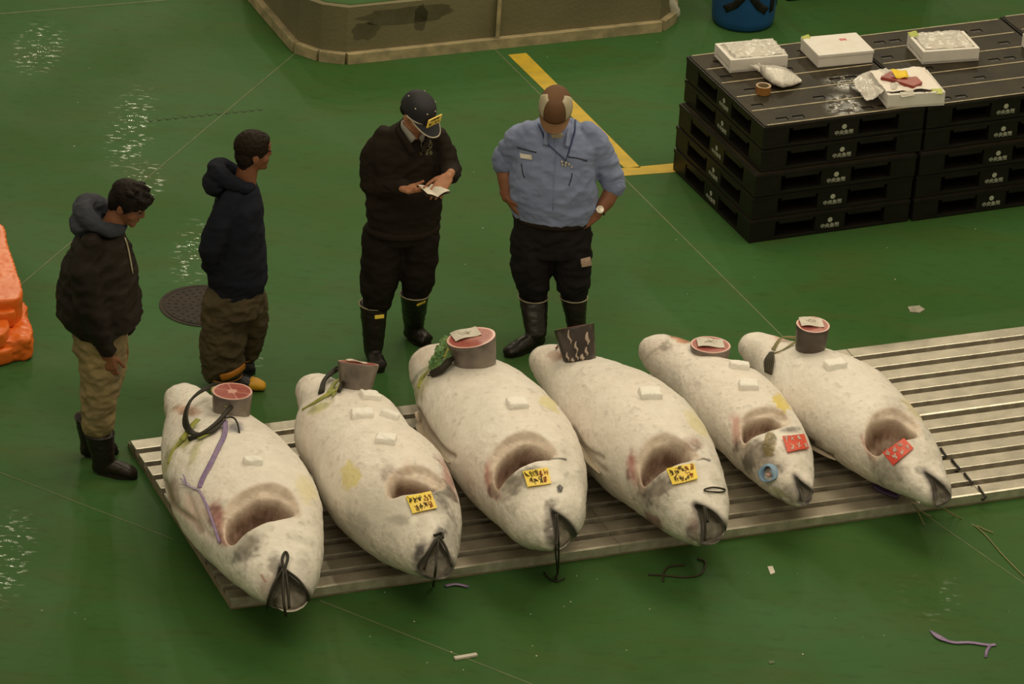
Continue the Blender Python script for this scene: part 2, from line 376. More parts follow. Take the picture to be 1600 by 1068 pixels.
# damp stain on the platform's front face
d = (bp_[4] - bp_[3]).normalized(); n = Vector((d.y, -d.x, 0))
for (t0, z0, t1, z1, seed) in [(.02, .22, 1.0, .36, 1), (.0, .14, .28, .28, 2), (.56, .16, .70, .37, 3)]:
    bm = bmesh.new(); L_ = (bp_[4] - bp_[3]).length; pts = []
    for k in range(28):
        an = 2 * PI * k / 28; rr = .85 + .3 * noise.noise(Vector((math.cos(an) * 2, math.sin(an) * 2, seed)))
        t = (t0 + t1) / 2 + (t1 - t0) / 2 * math.cos(an) * rr; z = min((z0 + z1) / 2 + (z1 - z0) / 2 * math.sin(an) * rr, HP - .005)
        pts.append(bp_[3] + d * (t * L_ * .72 + .02) + Vector((0, 0, z)))
    A = [bm.verts.new(p + n * .0008) for p in pts]; B = [bm.verts.new(p + n * .002) for p in pts]
    bm.faces.new(A); bm.faces.new(B[::-1])
    for k in range(28): bm.faces.new((A[k], A[(k + 1) % 28], B[(k + 1) % 28], B[k]))
    TR[0] += 1; tag(obj('trim_%d' % TR[0], bm, M['stain']), kind='structure')
# hanging white sheet at the platform corner
bm = bmesh.new(); c = G(1050, 34)
R = []
for k in range(9):
    z = k * .047; R.append([c + Vector((.02 * math.sin(k * 1.3) + .028 * math.cos(a) * (1 + .3 * math.sin(k)), .015 * math.cos(k) + .012 * math.sin(a), z + .004)) for a in [2 * PI * j / 10 for j in range(10)]])
rings(bm, R)
o = obj('plastic_sheet', bm, M['white_card'], smooth=True)
tag(o, 'narrow strip of white plastic sheet hanging at the right corner of the concrete block', 'plastic sheet')

# ------------------------------------------------------------------ manhole cover
t = empty('manhole_cover', G(321, 478)); c = G(321, 478)
bm = bmesh.new(); rings(bm, [[c + Vector((r * math.cos(2 * PI * k / 48), r * math.sin(2 * PI * k / 48), z)) for k in range(48)] for r, z in ((.27, .0005), (.27, .004), (.25, .004), (.248, .002), (.24, .002))])
M['manhole'] = mat('rusty_iron_cover', (.030, .019, .011), .6, (.018, .012, .008), 9, bump=.5, bscale=45, spec=.2)
obj('rim', bm, M['manhole'], t)
bm = bmesh.new(); rings(bm, [[c + Vector((r * math.cos(2 * PI * k / 48), r * math.sin(2 * PI * k / 48), z)) for k in range(48)] for r, z in ((.24, .0005), (.24, .0045))])
for ring in range(1, 6):
    for k in range(ring * 6):
        an = 2 * PI * k / (ring * 6); q = c + Vector((ring * .043 * math.cos(an), ring * .043 * math.sin(an), 0)); box(bm, (q.x - .007, q.y - .007, .0043), (q.x + .007, q.y + .007, .0065))
obj('plate', bm, M['manhole'], t)
tag(t, 'round dark studded manhole cover set in the wet green floor', 'manhole cover')

# ------------------------------------------------------------------ aluminium floor panels under the fish
GA = .398; ge = Vector((math.cos(GA), math.sin(GA), 0)); gn = Vector((-math.sin(GA), math.cos(GA), 0)); GB = Vector((-1.362, 21.05, 0))
NS, PITCH = 6, 1.83 / 12
def panel(length):
    t = empty('floor_panel', (0, 0, 0))
    bm = bmesh.new(); box(bm, (0, 0.002, .001), (length, NS * PITCH - .002, .012))
    for k in range(6): x = .06 + k * (length - .14) / 5; box(bm, (x, .012, .012), (x + .03, NS * PITCH - .012, .03))
    obj('channel_base', bm, M['alu_dark'], t, local=True)
    bm = bmesh.new()
    for k in range(NS):
        y0 = k * PITCH + .002; box(bm, (0.001, y0, .03), (length - .001, y0 + PITCH - .043, .056), .003)
    obj('slats', bm, M['alu'], t, local=True)
    bm = bmesh.new()
    for k in range(NS):
        y0 = k * PITCH + .0005; box(bm, (0.001, y0, .052), (length - .001, y0 + (.009 if k else .02), .0605), .0015)
        box(bm, (0.001, y0, .012), (length - .001, y0 + .004, .053))
    obj('slat_edge_highlights', bm, M['alu_bright'], t, local=True)  # front-edge highlight put in as paler strips along each slat
    bm = bmesh.new()
    for x in (0, length - .006): box(bm, (x, 0.004, .012), (x + .006, NS * PITCH - .004, .03))
    obj('end_plate', bm, M['alu_dark'], t, local=True)
    return t
def copy_tree(o, parent=None):
    c = o.copy(); COL.objects.link(c); c.parent = parent; ROOTLOC[c.name] = ROOTLOC.get(o.name, Vector((0, 0, 0)))
    for ch in list(o.children): copy_tree(ch, c)
    return c
j1 = (G(975, 862, .05) - GB).dot(ge); j2 = (G(1540, 780, .05) - GB).dot(ge)
segs = [(0, j1), (j1, j2 - j1), (j2, 2.2)]
lab = {(0, 0): 'ribbed aluminium floor panel under the two leftmost fish heads, front row, left end',
       (0, 1): 'ribbed aluminium floor panel in the front row, middle one, beneath the central fish heads',
       (0, 2): 'ribbed aluminium floor panel in the front row, right of the black joint hooks',
       (1, 0): 'ribbed aluminium floor panel of the back row at the left, under the fish tails',
       (1, 1): 'ribbed aluminium floor panel of the back row, middle one, behind the fish bodies',
       (1, 2): 'empty ribbed aluminium floor panel of the back row at the right edge'}
for (ci, (x0, ln)) in enumerate(segs):
    p = panel(ln)
    for row in (0, 1):
        q = p if row == 0 else copy_tree(p)
        q.location = GB + ge * (x0 + .002) + gn * (row * (NS * PITCH + .004)); q.rotation_euler = (0, 0, GA)
        tag(q, lab[(row, ci)], 'floor panel', 'aluminium floor panels under the fish')
# black hooks in the joint
for i, (a, b, lb) in enumerate([((1470, 700), (1478, 712), 'topmost'), ((1487, 717), (1499, 732), 'second from the top'), ((1507, 739), (1519, 754), 'third from the top'), ((1529, 760), (1540, 776), 'lowest')]):
    A, B = G(*a, .064), G(*b, .064); bm = bmesh.new()
    dd = (B - A).normalized()
    tube(bm, [A, A + dd * ((B - A).length * .5), B, B + Vector((-.012, -.006, -.012)), B + Vector((-.022, -.01, -.014))], [.007, .006, .008, .008, .007], 8)
    tag(obj('joint_hook', bm, M['rubber'], smooth=True), 'black hook in the panel joint right of the last fish, ' + lb, 'hook', 'black hooks along the panel joint')

# ------------------------------------------------------------------ black pallets
SB = Vector((1.426, 25.828, 0)); SA = .436; se = Vector((math.cos(SA), math.sin(SA), 0)); sn = Vector((-math.sin(SA), math.cos(SA), 0))
PH = .1555; PL = 1.1
def pallet(full_top):
    t = empty('black_pallet', (0, 0, 0))
    bm = bmesh.new()
    box(bm, (0.004, 0.004, .002), (PL - .004, PL - .004, .022), .004)
    for bx in (0, .445, .92):
        for by in (0, .445, .92):
            w_ = .18 if bx != .445 else .21; h_ = .18 if by != .445 else .21
            box(bm, (bx + .003, by + .003, .02), (bx + w_ - .003, by + h_ - .003, PH - .03), .006)
    box(bm, (0, 0, PH - .034), (PL, PL, PH - .006), .006)
    for (lo, hi) in (((.20, .0, PH - .05), (.43, .02, PH - .03)), ((.67, 0, PH - .05), (.90, .02, PH - .03)), ((0, .20, PH - .05), (.02, .43, PH - .03)), ((0, .67, PH - .05), (.02, .90, PH - .03))): box(bm, lo, hi, .004)
    obj('frame', bm, M['black_plastic'], t, local=True)
    # deck with real slots
    holes = []
    for yy in (.08, .30, .52, .74, .96):
        for xx in ((.16, .27, .74, .85) if yy in (.08, .96, .52) else (.10, .52, .93)):
            holes.append((xx, yy, .075, .040))
    xs = sorted({0.012, PL - .012} | {round(h[0] - h[2] / 2, 4) for h in holes} | {round(h[0] + h[2] / 2, 4) for h in holes})
    ys = sorted({0.012, PL - .012} | {round(h[1] - h[3] / 2, 4) for h in holes} | {round(h[1] + h[3] / 2, 4) for h in holes})
    bm = bmesh.new()
    for i in range(len(xs) - 1):
        for j in range(len(ys) - 1):
            cx, cy = (xs[i] + xs[i + 1]) / 2, (ys[j] + ys[j + 1]) / 2
            if any(abs(cx - h[0]) < h[2] / 2 and abs(cy - h[1]) < h[3] / 2 for h in holes): continue
            box(bm, (xs[i], ys[j], PH - .007), (xs[i + 1], ys[j + 1], PH - .001))
    bmesh.ops.remove_doubles(bm, verts=bm.verts, dist=.0001)
    obj('deck', bm, M['deck_plastic'], t, local=True)
    if full_top:
        for k in range(6):
            y = .012 + k * (PL - .034) / 5; bm = bmesh.new(); box(bm, (.03, y, PH - .001), (PL - .03, y + .010, PH + .0015))
            obj('edge_strip', bm, M['strip'], t, local=True)
    # printed mark: ring and four characters on the front and left faces
    for face in ('front', 'left'):
        bm = bmesh.new()
        R = []
        n_ = 20
        a = [bm.verts.new((.0165 * math.cos(2 * PI * k / n_), .0165 * math.sin(2 * PI * k / n_), .0008)) for k in range(n_)]; bm.faces.new(a)
        me = bpy.data.meshes.new('logo'); bm.to_mesh(me); bm.free()
        tx = text_mesh('中央魚類', .032, .0004, .0006)
        bm = bmesh.new(); bm.from_mesh(me); tmp = bmesh.new(); tmp.from_mesh(tx)
        bmesh.ops.transform(tmp, matrix=Matrix.Translation((0, -.040, .0006)), verts=tmp.verts); tm = bpy.data.meshes.new('x'); tmp.to_mesh(tm); tmp.free(); bm.from_mesh(tm)
        if face == 'front': Mx = frame(Vector((.55, 0.0025, .088)), Vector((1, 0, 0)), Vector((0, 0, 1)), Vector((0, -1, 0)))
        else: Mx = frame(Vector((0.0025, .55, .088)), Vector((0, -1, 0)), Vector((0, 0, 1)), Vector((-1, 0, 0)))
        bmesh.ops.transform(bm, matrix=Mx, verts=bm.verts)
        # slit in the emblem
        o = obj('printed_mark', bm, M['logo'], t, local=True); o['label'] = 'pale grey printed emblem and characters'
    return t
pt = pallet(True); pu = pallet(False)
ordn = ['lowest', 'second lowest', 'third', 'fourth', 'top']
used = {'t': False, 'u': False}
def use(which):
    src = pt if which == 't' else pu
    if not used[which]: used[which] = True; return src
    return copy_tree(src)
JIT = [(-.035, .0), (-.03, .004), (-.028, -.01), (.004, .006), (0, 0)]
snm = ['in the left stack, beside the yellow floor line', 'in the middle stack under the red fish slice', 'in the right stack, cut by the picture edge']
for s_ in range(3):
    for k in range(5):
        p = use('t' if k == 4 else 'u'); j = JIT[k]
        off = SB + se * (s_ * (PL + .012) + j[0] * (1 if s_ != 1 else .8)) + sn * (j[1] + (0, -.008, .02)[s_])
        p.location = off + Vector((0, 0, k * PH)); p.rotation_euler = (0, 0, SA)
        tag(p, 'black plastic pallet, %s %s' % (ordn[k], snm[s_]), 'pallet', 'black pallets in the stacks')
TOPZ = 5 * PH + .0005
# a dark stack far behind, right of the barrel
for k in range(4):
    p = use('u'); p.location = G(1218, 2) + Vector((.05, .0, k * PH)); p.rotation_euler = (0, 0, .40)
    tag(p, 'black plastic pallet in the background right of the blue barrel, %s' % ['lowest', 'second up', 'third up', 'topmost'][k], 'pallet', 'dark pallets behind the barrel')

# ------------------------------------------------------------------ foam boxes on the pallets
M['film'] = mat('thin_plastic_film', (.82, .79, .73), .25, (.76, .74, .69), 22, bump=.25, bscale=26, alpha=.55, spec=.6)
def foam_box(corners, h, lid, label):
    """corners: four top corner pixels, back left, back right, front right, front left"""
    z = TOPZ + h; c = [G(px, py, z) for px, py in corners]
    bl, br, fr, fl = c; base = (bl + br + fr + fl) / 4; base.z = TOPZ
    ex = ((br - bl) + (fr - fl)).normalized(); ey = Vector((-ex.y, ex.x, 0))
    W_ = ((br - bl).length + (fr - fl).length) / 4; D_ = (abs((bl - fl).dot(ey)) + abs((br - fr).dot(ey))) / 4
    rz = math.atan2(ex.y, ex.x)
    t = empty('foam_box', base, rz); wt = .022
    bm = bmesh.new()
    if lid: box(bm, (-W_ + .003, -D_ + .003, 0), (W_ - .003, D_ - .003, h * .74), .006)
    else:
        box(bm, (-W_, -D_, 0), (W_, D_, .02), .004)
        for lo, hi in (((-W_, -D_), (W_, -D_ + wt)), ((-W_, D_ - wt), (W_, D_)), ((-W_, -D_ + wt * .8), (-W_ + wt, D_ - wt * .8)), ((W_ - wt, -D_ + wt * .8), (W_, D_ - wt * .8))):
            if lo[0] == -W_ and hi[0] == -W_ + wt:     # hand notch in the left wall
                box(bm, (lo[0], lo[1], .018), (hi[0], hi[1], h * .5)) if False else None
                box(bm, (lo[0], lo[1], .03), (hi[0], hi[1], h), .003); continue
            box(bm, (lo[0], lo[1], .0), (hi[0], hi[1], h), .003)
    obj('box_body', bm, M['foam'], t, local=True)
    if lid:
        bm = bmesh.new(); box(bm, (-W_, -D_, h * .74), (W_, D_, h), .005); obj('lid', bm, M['foam'], t, local=True)
    tag(t, label, 'foam box', 'white foam boxes on the black pallets')
    return t, W_, D_, rz, base
def in_box(base, rz, x, y, z):
    return base + Vector((x * math.cos(rz) - y * math.sin(rz), x * math.sin(rz) + y * math.cos(rz), z))
b1 = foam_box([(1113, 69), (1205, 59), (1233, 87), (1146, 93)], .085, False, 'white foam box with clear film, leftmost on the pallets in front of the blue barrel')
b2 = foam_box([(1249, 58), (1336, 51), (1368, 78), (1281, 87)], .085, True, 'closed white foam box with a flat plain lid and pink smudge, second from the left')
b3 = foam_box([(1416, 54), (1505, 48), (1532, 75), (1445, 81)], .085, False, 'white foam box with film and green tag on the back pallets, farthest right whole one')
b4 = foam_box([(1358, 112), (1448, 110), (1478, 142), (1390, 150)], .09, False, 'white foam box holding a red slice of fish under a yellow note')
p5 = G(1603, 86, TOPZ)
t = empty('foam_box', p5 + Vector((.13, .1, 0)), .42); bm = bmesh.new(); box(bm, (-.12, -.1, 0), (.12, .1, .085), .005); obj('box_body', bm, M['foam'], t, local=True)
bm = bmesh.new(); box(bm, (-.11, .02, .086), (-.06, .05, .089)); obj('tag', bm, M['ygreen'], t, local=True)
tag(t, 'white foam box at the right picture edge, only its corner in view', 'foam box', 'white foam boxes on the black pallets')
def film(name, parent_, W_, D_, z, seed, amp, m, sx=1, sy=1, ox=0, oy=0, sag=.0, lip=0.0):
    bm = bmesh.new(); nx, ny = 26, 20; V = []
    for i in range(nx):
        row = []
        for j in range(ny):
            u, v_ = i / (nx - 1) * 2 - 1, j / (ny - 1) * 2 - 1
            e = 1 + .06 * noise.noise(Vector((u * 3, v_ * 3, seed)))
            zz = z + amp * (.5 + noise.noise(Vector((u * 2.1, v_ * 2.3, seed + 4)))) + amp * .5 * noise.noise(Vector((u * 6, v_ * 6, seed))) - sag * (1 - u * u) * (1 - v_ * v_)
            X, Y = ox + u * W_ * sx * e, oy + v_ * D_ * sy * e
            if abs(X) > W_ or abs(Y) > D_: zz -= lip * max(abs(X) - W_, abs(Y) - D_)
            row.append(bm.verts.new((X, Y, zz)))
        V.append(row)
    for i in range(nx - 1):
        for j in range(ny - 1): bm.faces.new((V[i][j], V[i + 1][j], V[i + 1][j + 1], V[i][j + 1]))
    thick(bm, thickness=.0012)
    return obj(name, bm, m, parent_, local=True, smooth=True)
M['box_ice'] = mat('crushed_ice', (.88, .86, .82), .45, (.80, .78, .74), 30, bump=.4, bscale=50, spec=.5)
film('plastic_film', b1[0], b1[1], b1[2], .084, 1, .016, M['film'], .88, .86, .02, .0)
o = film('ice_filling', b1[0], b1[1], b1[2], .058, 5, .02, M['box_ice'], .88, .84); o['kind'] = 'stuff'
film('plastic_film', b3[0], b3[1], b3[2], .082, 2, .013, M['film'], .85, .9, .0, .02)
o = film('ice_filling', b3[0], b3[1], b3[2], .060, 7, .018, M['box_ice'], .88, .84); o['kind'] = 'stuff'
film('paper_wrap', b4[0], b4[1], b4[2], .094, 3, .012, mat('damp_white_paper', (.82, .78, .72), .5, (.80, .74, .68), 9), .97, .93, -.01, .02)
film('plastic_bag', b4[0], .13, .16, .085, 9, .03, M['film'], 1, 1, -.17, .05, lip=.4)
def card(name, parent_, x, y, z, w_, d_, rz, m, tilt=0):
    bm = bmesh.new(); Mx = Matrix.Translation((x, y, z)) @ Matrix.Rotation(rz, 4, 'Z') @ Matrix.Rotation(tilt, 4, 'X'); nn = 6; V = []
    for i in range(nn):
        for j in (0, 1):
            u = i / (nn - 1) - .5; V.append(bm.verts.new(Mx @ Vector((u * w_, (j - .5) * d_, .05 * w_ * math.sin(u * 6)))))
    for i in range(nn - 1): bm.faces.new((V[2 * i], V[2 * i + 2], V[2 * i + 3], V[2 * i + 1]))
    thick(bm, thickness=.0012)
    return obj(name, bm, m, parent_, local=True)
M['tag_green'] = mat('yellow_green_tag', (.55, .62, .16), .5)
card('tag', b2[0], -b2[1] + .03, b2[2] - .02, .09, .06, .035, .3, M['tag_green'], .5)
card('tag', b3[0], -b3[1] + .03, b3[2] - .02, .095, .065, .045, .2, M['tag_green'], .4)
card('tag', b4[0], b4[1] - .05, -b4[2] + .012, .092, .065, .04, -.2, M['tag_green'], .5)
card('tag', b4[0], -.06, -b4[2] + .005, .09, .09, .035, .1, M['white_card'], .7)
for bb, q in ((b2, (.06, .05, .0856)), (b3, (-.10, -.07, .0862)), (b4, (-.10, -.085, .0912))):
    bm = bmesh.new(); random.seed(int(bb[1] * 999))
    for s_ in range(5):
        p = [Vector((q[0] + random.uniform(-.03, .03), q[1] + random.uniform(-.02, .02), q[2])) for _ in range(4)]; tube(bm, catmull(p, 4), .0016, 5)
    obj('pink_marking', bm, M['pink_ink'], bb[0], local=True)
bm = bmesh.new(); random.seed(5)
for s_ in range(8):
    x0 = b4[1] * .15 + s_ * .016; p = [Vector((x0 + random.uniform(-.008, .008), -b4[2] + .012 + random.uniform(-.008, .012), .0915)) for _ in range(3)]; tube(bm, catmull(p, 3), .0013, 5)
obj('black_marking', bm, M['brush_dark'], b4[0], local=True)
# red slice of fish and the yellow note on it
M['redmeat'] = mat('red_fish_meat', (.30, .045, .03), .3, (.22, .03, .022), 14, bump=.3, spec=.3)
pts = [(1376, 122), (1390, 113), (1404, 116), (1420, 122), (1432, 121), (1441, 130), (1427, 136), (1410, 131), (1392, 125)]
zt = TOPZ + .112; bm = bmesh.new()
pp = [G(x, y, zt) for x, y in pts]; prism(bm, [(p.x, p.y) for p in pp], zt - .010, zt + .008)
tag(obj('fish_slice', bm, M['redmeat']), 'flat red slice of fish on paper in the foam box under a yellow note', 'fish slice')
bm = bmesh.new(); qs = [G(1391, 108, zt + .035), G(1416, 110, zt + .03), G(1420, 121, zt + .014), G(1400, 122, zt + .014)]
V = []
for i in range(7):
    for j in range(5):
        u, v_ = i / 6, j / 4; p = (qs[0].lerp(qs[1], u)).lerp(qs[3].lerp(qs[2], u), v_); p = p + Vector((0, 0, .004 * math.sin(u * 7 + v_ * 3))); V.append(bm.verts.new(p))
for i in range(6):
    for j in range(4): bm.faces.new((V[i * 5 + j], V[i * 5 + j + 1], V[i * 5 + j + 6], V[i * 5 + j + 5]))
thick(bm, thickness=.001)
tag(obj('paper_note', bm, mat('yellow_note', (.80, .55, .02), .5, (.85, .62, .04), 12), smooth=True), 'crumpled yellow paper note lying on the red slice of fish', 'paper note')
# knotted ice bag
t = empty('ice_bag', G(1215, 130, TOPZ)); c0 = G(1212, 130, TOPZ)
bm = bmesh.new()
def PT(px, py, h): return G(px, py, TOPZ + h)
secs = [(1181, 107, .06, .030), (1187, 114, .06, .018), (1195, 121, .075, .06), (1208, 127, .085, .11), (1224, 131, .08, .125), (1240, 131, .05, .075), (1253, 129, .015, .012)]
R = []
for (px, py, h, r) in secs:
    c = PT(px, py, 0); c.z = TOPZ; 
    ring = []
    for k in range(18):
        an = 2 * PI * k / 18; q = r * (1 + .14 * noise.noise(Vector((px * .1, an * 2, 1))))
        ring.append(Vector((c.x + .3 * q * math.cos(an) * .35, c.y + q * math.cos(an), TOPZ + .002 + h * .5 + h * .48 * math.sin(an) * min(1, r / .03 + .2))))
    R.append(ring)
rings(bm, R); me = meshed(bm, .006, 2, .004, 40)
o = obj('bag', me, M['film'], t, smooth=True)
bm = bmesh.new()
R = []
for (px, py, h, r) in secs[2:]:
    c = PT(px, py, 0)
    R.append([Vector((c.x + .3 * r * .8 * math.cos(a) * .35, c.y + r * .82 * math.cos(a), TOPZ + .004 + h * .42 + h * .36 * math.sin(a))) for a in [2 * PI * k / 14 for k in range(14)]])
rings(bm, R); me = meshed(bm, .007, 1, .008, 60)
o = obj('ice_filling', me, M['box_ice'], t, smooth=True); o['kind'] = 'stuff'
bm = bmesh.new(); c = PT(1177, 103, .05)
for k in range(5): 
    an = k * 1.3; tube(bm, catmull([PT(1187, 112, .045), PT(1182, 107, .055) + Vector((.01 * math.cos(an), .01 * math.sin(an), .01)), c + Vector((.03 * math.cos(an), .02 * math.sin(an), .012 * math.sin(an * 2)))], 4), [.006, .007, .008, .01, .01, .008, .006, .004, .003][:9], 6)
obj('knotted_neck', bm, M['film'], t, smooth=True)
tag(t, 'knotted clear plastic bag of ice lying on the pallets beside a roll of tape', 'ice bag')
# tape roll
t = empty('tape_roll', G(1192, 146, TOPZ)); c = G(1192, 145, TOPZ)
M['tape'] = mat('amber_tape', (.34, .16, .04), .25, (.28, .12, .03), 6, spec=.6, coat=.4); M['core'] = mat('cardboard_core', (.36, .28, .15), .8)
def annulus(ri, ro, z0, z1):
    bm = bmesh.new(); V = [[bm.verts.new(c + Vector((r * math.cos(2 * PI * k / 32), r * math.sin(2 * PI * k / 32), z))) for k in range(32)] for r, z in ((ri, z0), (ro, z0), (ro, z1), (ri, z1))]
    for a in range(4):
        for k in range(32): bm.faces.new((V[a][k], V[a][(k + 1) % 32], V[(a + 1) % 4][(k + 1) % 32], V[(a + 1) % 4][k]))
    return bm
obj('tape_winding', annulus(.037, .047, .0, .05), M['tape'], t, smooth=False)
obj('core', annulus(.033, .037, .0005, .0495), M['core'], t)
tag(t, 'roll of amber packing tape standing on the black pallets', 'tape roll')

# ------------------------------------------------------------------ blue barrel
c = G(1160, 33); t = empty('blue_barrel', c)
M['blue'] = mat('blue_plastic', (.018, .10, .30), .42, (.014, .075, .22), 4, bump=.05); M['black_paint'] = mat('black_brush_paint', (.008, .007, .006), .6)
bm = bmesh.new(); prof = [(.0, .0), (.19, .0), (.207, .02), (.212, .06), (.222, .3), (.226, .48), (.232, .5), (.232, .53), (.224, .54), (.224, .72), (.232, .74), (.232, .78), (.218, .78), (.214, .74), (.208, .1), (0.0, .08)]
rings(bm, [[c + Vector((max(r, .001) * math.cos(2 * PI * k / 48), max(r, .001) * math.sin(2 * PI * k / 48), z)) for k in range(48)] for r, z in prof])
obj('drum', bm, M['blue'], t, smooth=True)
def wrap_text(s, size, ang, zc, name, bold=.0):
    me = text_mesh(s, size, .0, bold); R0 = .2225
    bm = bmesh.new(); bm.from_mesh(me)
    bmesh.ops.triangulate(bm, faces=bm.faces); bmesh.ops.subdivide_edges(bm, edges=[e for e in bm.edges if e.calc_length() > .03], cuts=2, use_grid_fill=False)
    bmesh.ops.triangulate(bm, faces=bm.faces)
    for v in bm.verts:
        a = ang + v.co.x / R0; z = zc + v.co.y; rr = .2135 + (z - .06) * (.0095 / .24) + .003 if z < .3 else .2235 + (z - .3) * .022 + .003
        v.co = c + Vector((rr * math.cos(a), rr * math.sin(a), z))
    thick(bm, thickness=.0015)
    obj(name, bm, M['black_paint'], t)
wrap_text('大', .34, -PI / 2 + .04, .275, 'painted_character', .012)
wrap_text('作', .34, -PI / 2 + 1.42, .275, 'painted_character', .012)
tag(t, 'blue plastic barrel painted with large black characters, behind the foam boxes', 'barrel')

# ------------------------------------------------------------------ orange folded sheet at the left edge
M['orange'] = mat('orange_vinyl', (.80, .17, .02), .38, (.72, .14, .015), 5, bump=.15, bscale=16, spec=.4)
t = empty('orange_tarpaulin', G(0, 540))
def slab(pts, z0, z1, seed, amp=.01):
    bm = bmesh.new(); pp = catmull([G(x, y, z1) for x, y in pts], 4, True); prism(bm, [(p.x, p.y) for p in pp], z0, z1); return meshed(bm, .012, 4, amp, 9, seed)
for i, (pts, z0, z1, nm) in enumerate([([(-70, 340), (0, 348), (12, 378), (26, 420), (34, 462), (-10, 470), (-80, 468)], .10, .30, 'folded_layer'),
        ([(-80, 462), (-5, 474), (16, 478), (18, 488), (-80, 492)], .14, .24, 'folded_layer'),
        ([(-80, 470), (28, 468), (44, 500), (50, 522), (34, 530), (-80, 535)], .003, .14, 'crumpled_end'),
        ([(-80, 505), (4, 492), (6, 520), (-80, 530)], .10, .20, 'folded_layer'),
        ([(-80, 520), (18, 522), (14, 546), (-80, 555)], .003, .10, 'folded_layer')]):
    obj(nm, slab(pts, z0, z1, i, .022 if nm == 'crumpled_end' else .004), M['orange'], t, smooth=True)
tag(t, 'bright orange folded vinyl sheet at the left picture edge', 'tarpaulin')

# ------------------------------------------------------------------ frozen tuna
SK = np.array([0, .015, .05, .12, .25, .4, .55, .7, .82, .91, .97, 1.])
W0 = np.array([0, .075, .125, .17, .27, .345, .37, .35, .27, .17, .085, 0.0]) / .37
def hermite(x, y, q):
    m = np.gradient(y, x); i = np.clip(np.searchsorted(x, q) - 1, 0, len(x) - 2); h = x[i + 1] - x[i]; t = (q - x[i]) / h
    return (2*t**3-3*t**2+1)*y[i] + (t**3-2*t*t+t)*h*m[i] + (-2*t**3+3*t*t)*y[i+1] + (t**3-t*t)*h*m[i+1]
FP = [[-1.81, 22.853, -1.01, 20.587, 0.362, 0.683, 0.009, 0.042, 0.97, 0.968, 0.967, 1.051, 1.051, 1.05, 0.934, 0.922, 0.998, 1.024],
      [-1.095, 22.985, -0.277, 20.99, 0.334, 0.811, -0.008, 0.02, 1.03, 1.028, 1.023, 1.165, 0.956, 1.018, 0.958, 0.955, 0.989, 1.013],
      [-0.45, 23.336, 0.298, 21.352, 0.38, 0.754, -0.014, 0.101, 1.275, 1.303, 1.265, 1.149, 0.993, 0.931, 0.87, 0.884, 1.076, 1.016],
      [0.159, 23.453, 1.124, 21.535, 0.333, 0.859, -0.028, 0.103, 1.037, 1.033, 1.024, 1.031, 1.03, 0.993, 0.878, 0.905, 1.058, 1.092],
      [0.78, 23.822, 1.617, 22.137, 0.263, 0.795, -0.027, 0.125, 1.332, 1.326, 1.287, 0.988, 1.046, 0.917, 0.863, 0.904, 0.96, 1.064],
      [1.334, 23.962, 2.373, 22.194, 0.292, 0.74, 0.0, 0.082, 1.128, 1.132, 1.116, 1.152, 1.136, 0.975, 0.885, 0.866, 0.889, 1.078]]
cFn = np.array(cF); cUn = np.array(cU); rxn = np.array(rx); uxn = np.array(ux)
def to_px(Q):
    d = Q - np.array([0, 0, CH]); z = d @ cFn; return np.c_[800 + CF * (d @ rxn) / z, 534 - CF * (d @ uxn) / z]
def sdf(poly, P):
    """signed distance, positive inside"""
    n = len(poly); best = np.full(len(P), 1e9); ins = np.zeros(len(P), bool)
    for i in range(n):
        a, b = poly[i], poly[(i + 1) % n]; e = b - a; w_ = P - a; t = np.clip((w_ @ e) / (e @ e + 1e-12), 0, 1)
        best = np.minimum(best, np.hypot(*(w_ - t[:, None] * e).T))
        c = ((a[1] <= P[:, 1]) & (b[1] > P[:, 1])) | ((b[1] <= P[:, 1]) & (a[1] > P[:, 1]))
        xx = a[0] + (P[:, 1] - a[1]) / (e[1] if abs(e[1]) > 1e-12 else 1e-12) * e[0]; ins ^= c & (P[:, 0] < xx)
    return np.where(ins, best, -best)
def sstep(a, b, x):
    t = np.clip((x - a) / (b - a), 0, 1); return t * t * (3 - 2 * t)
def nz3(P, s, seed=0):
    return np.array([noise.noise(Vector(p) * s + Vector((seed, seed * 2.1, -seed))) for p in P])
NSg, NTg = 250, 190
th = np.linspace(0, 2 * PI, NTg, endpoint=False)
sg = np.sin(np.linspace(0, PI / 2, NSg)) * .35 + np.linspace(0, 1, NSg) * .65 ; sg = sg / sg[-1]
sg[0] = 0
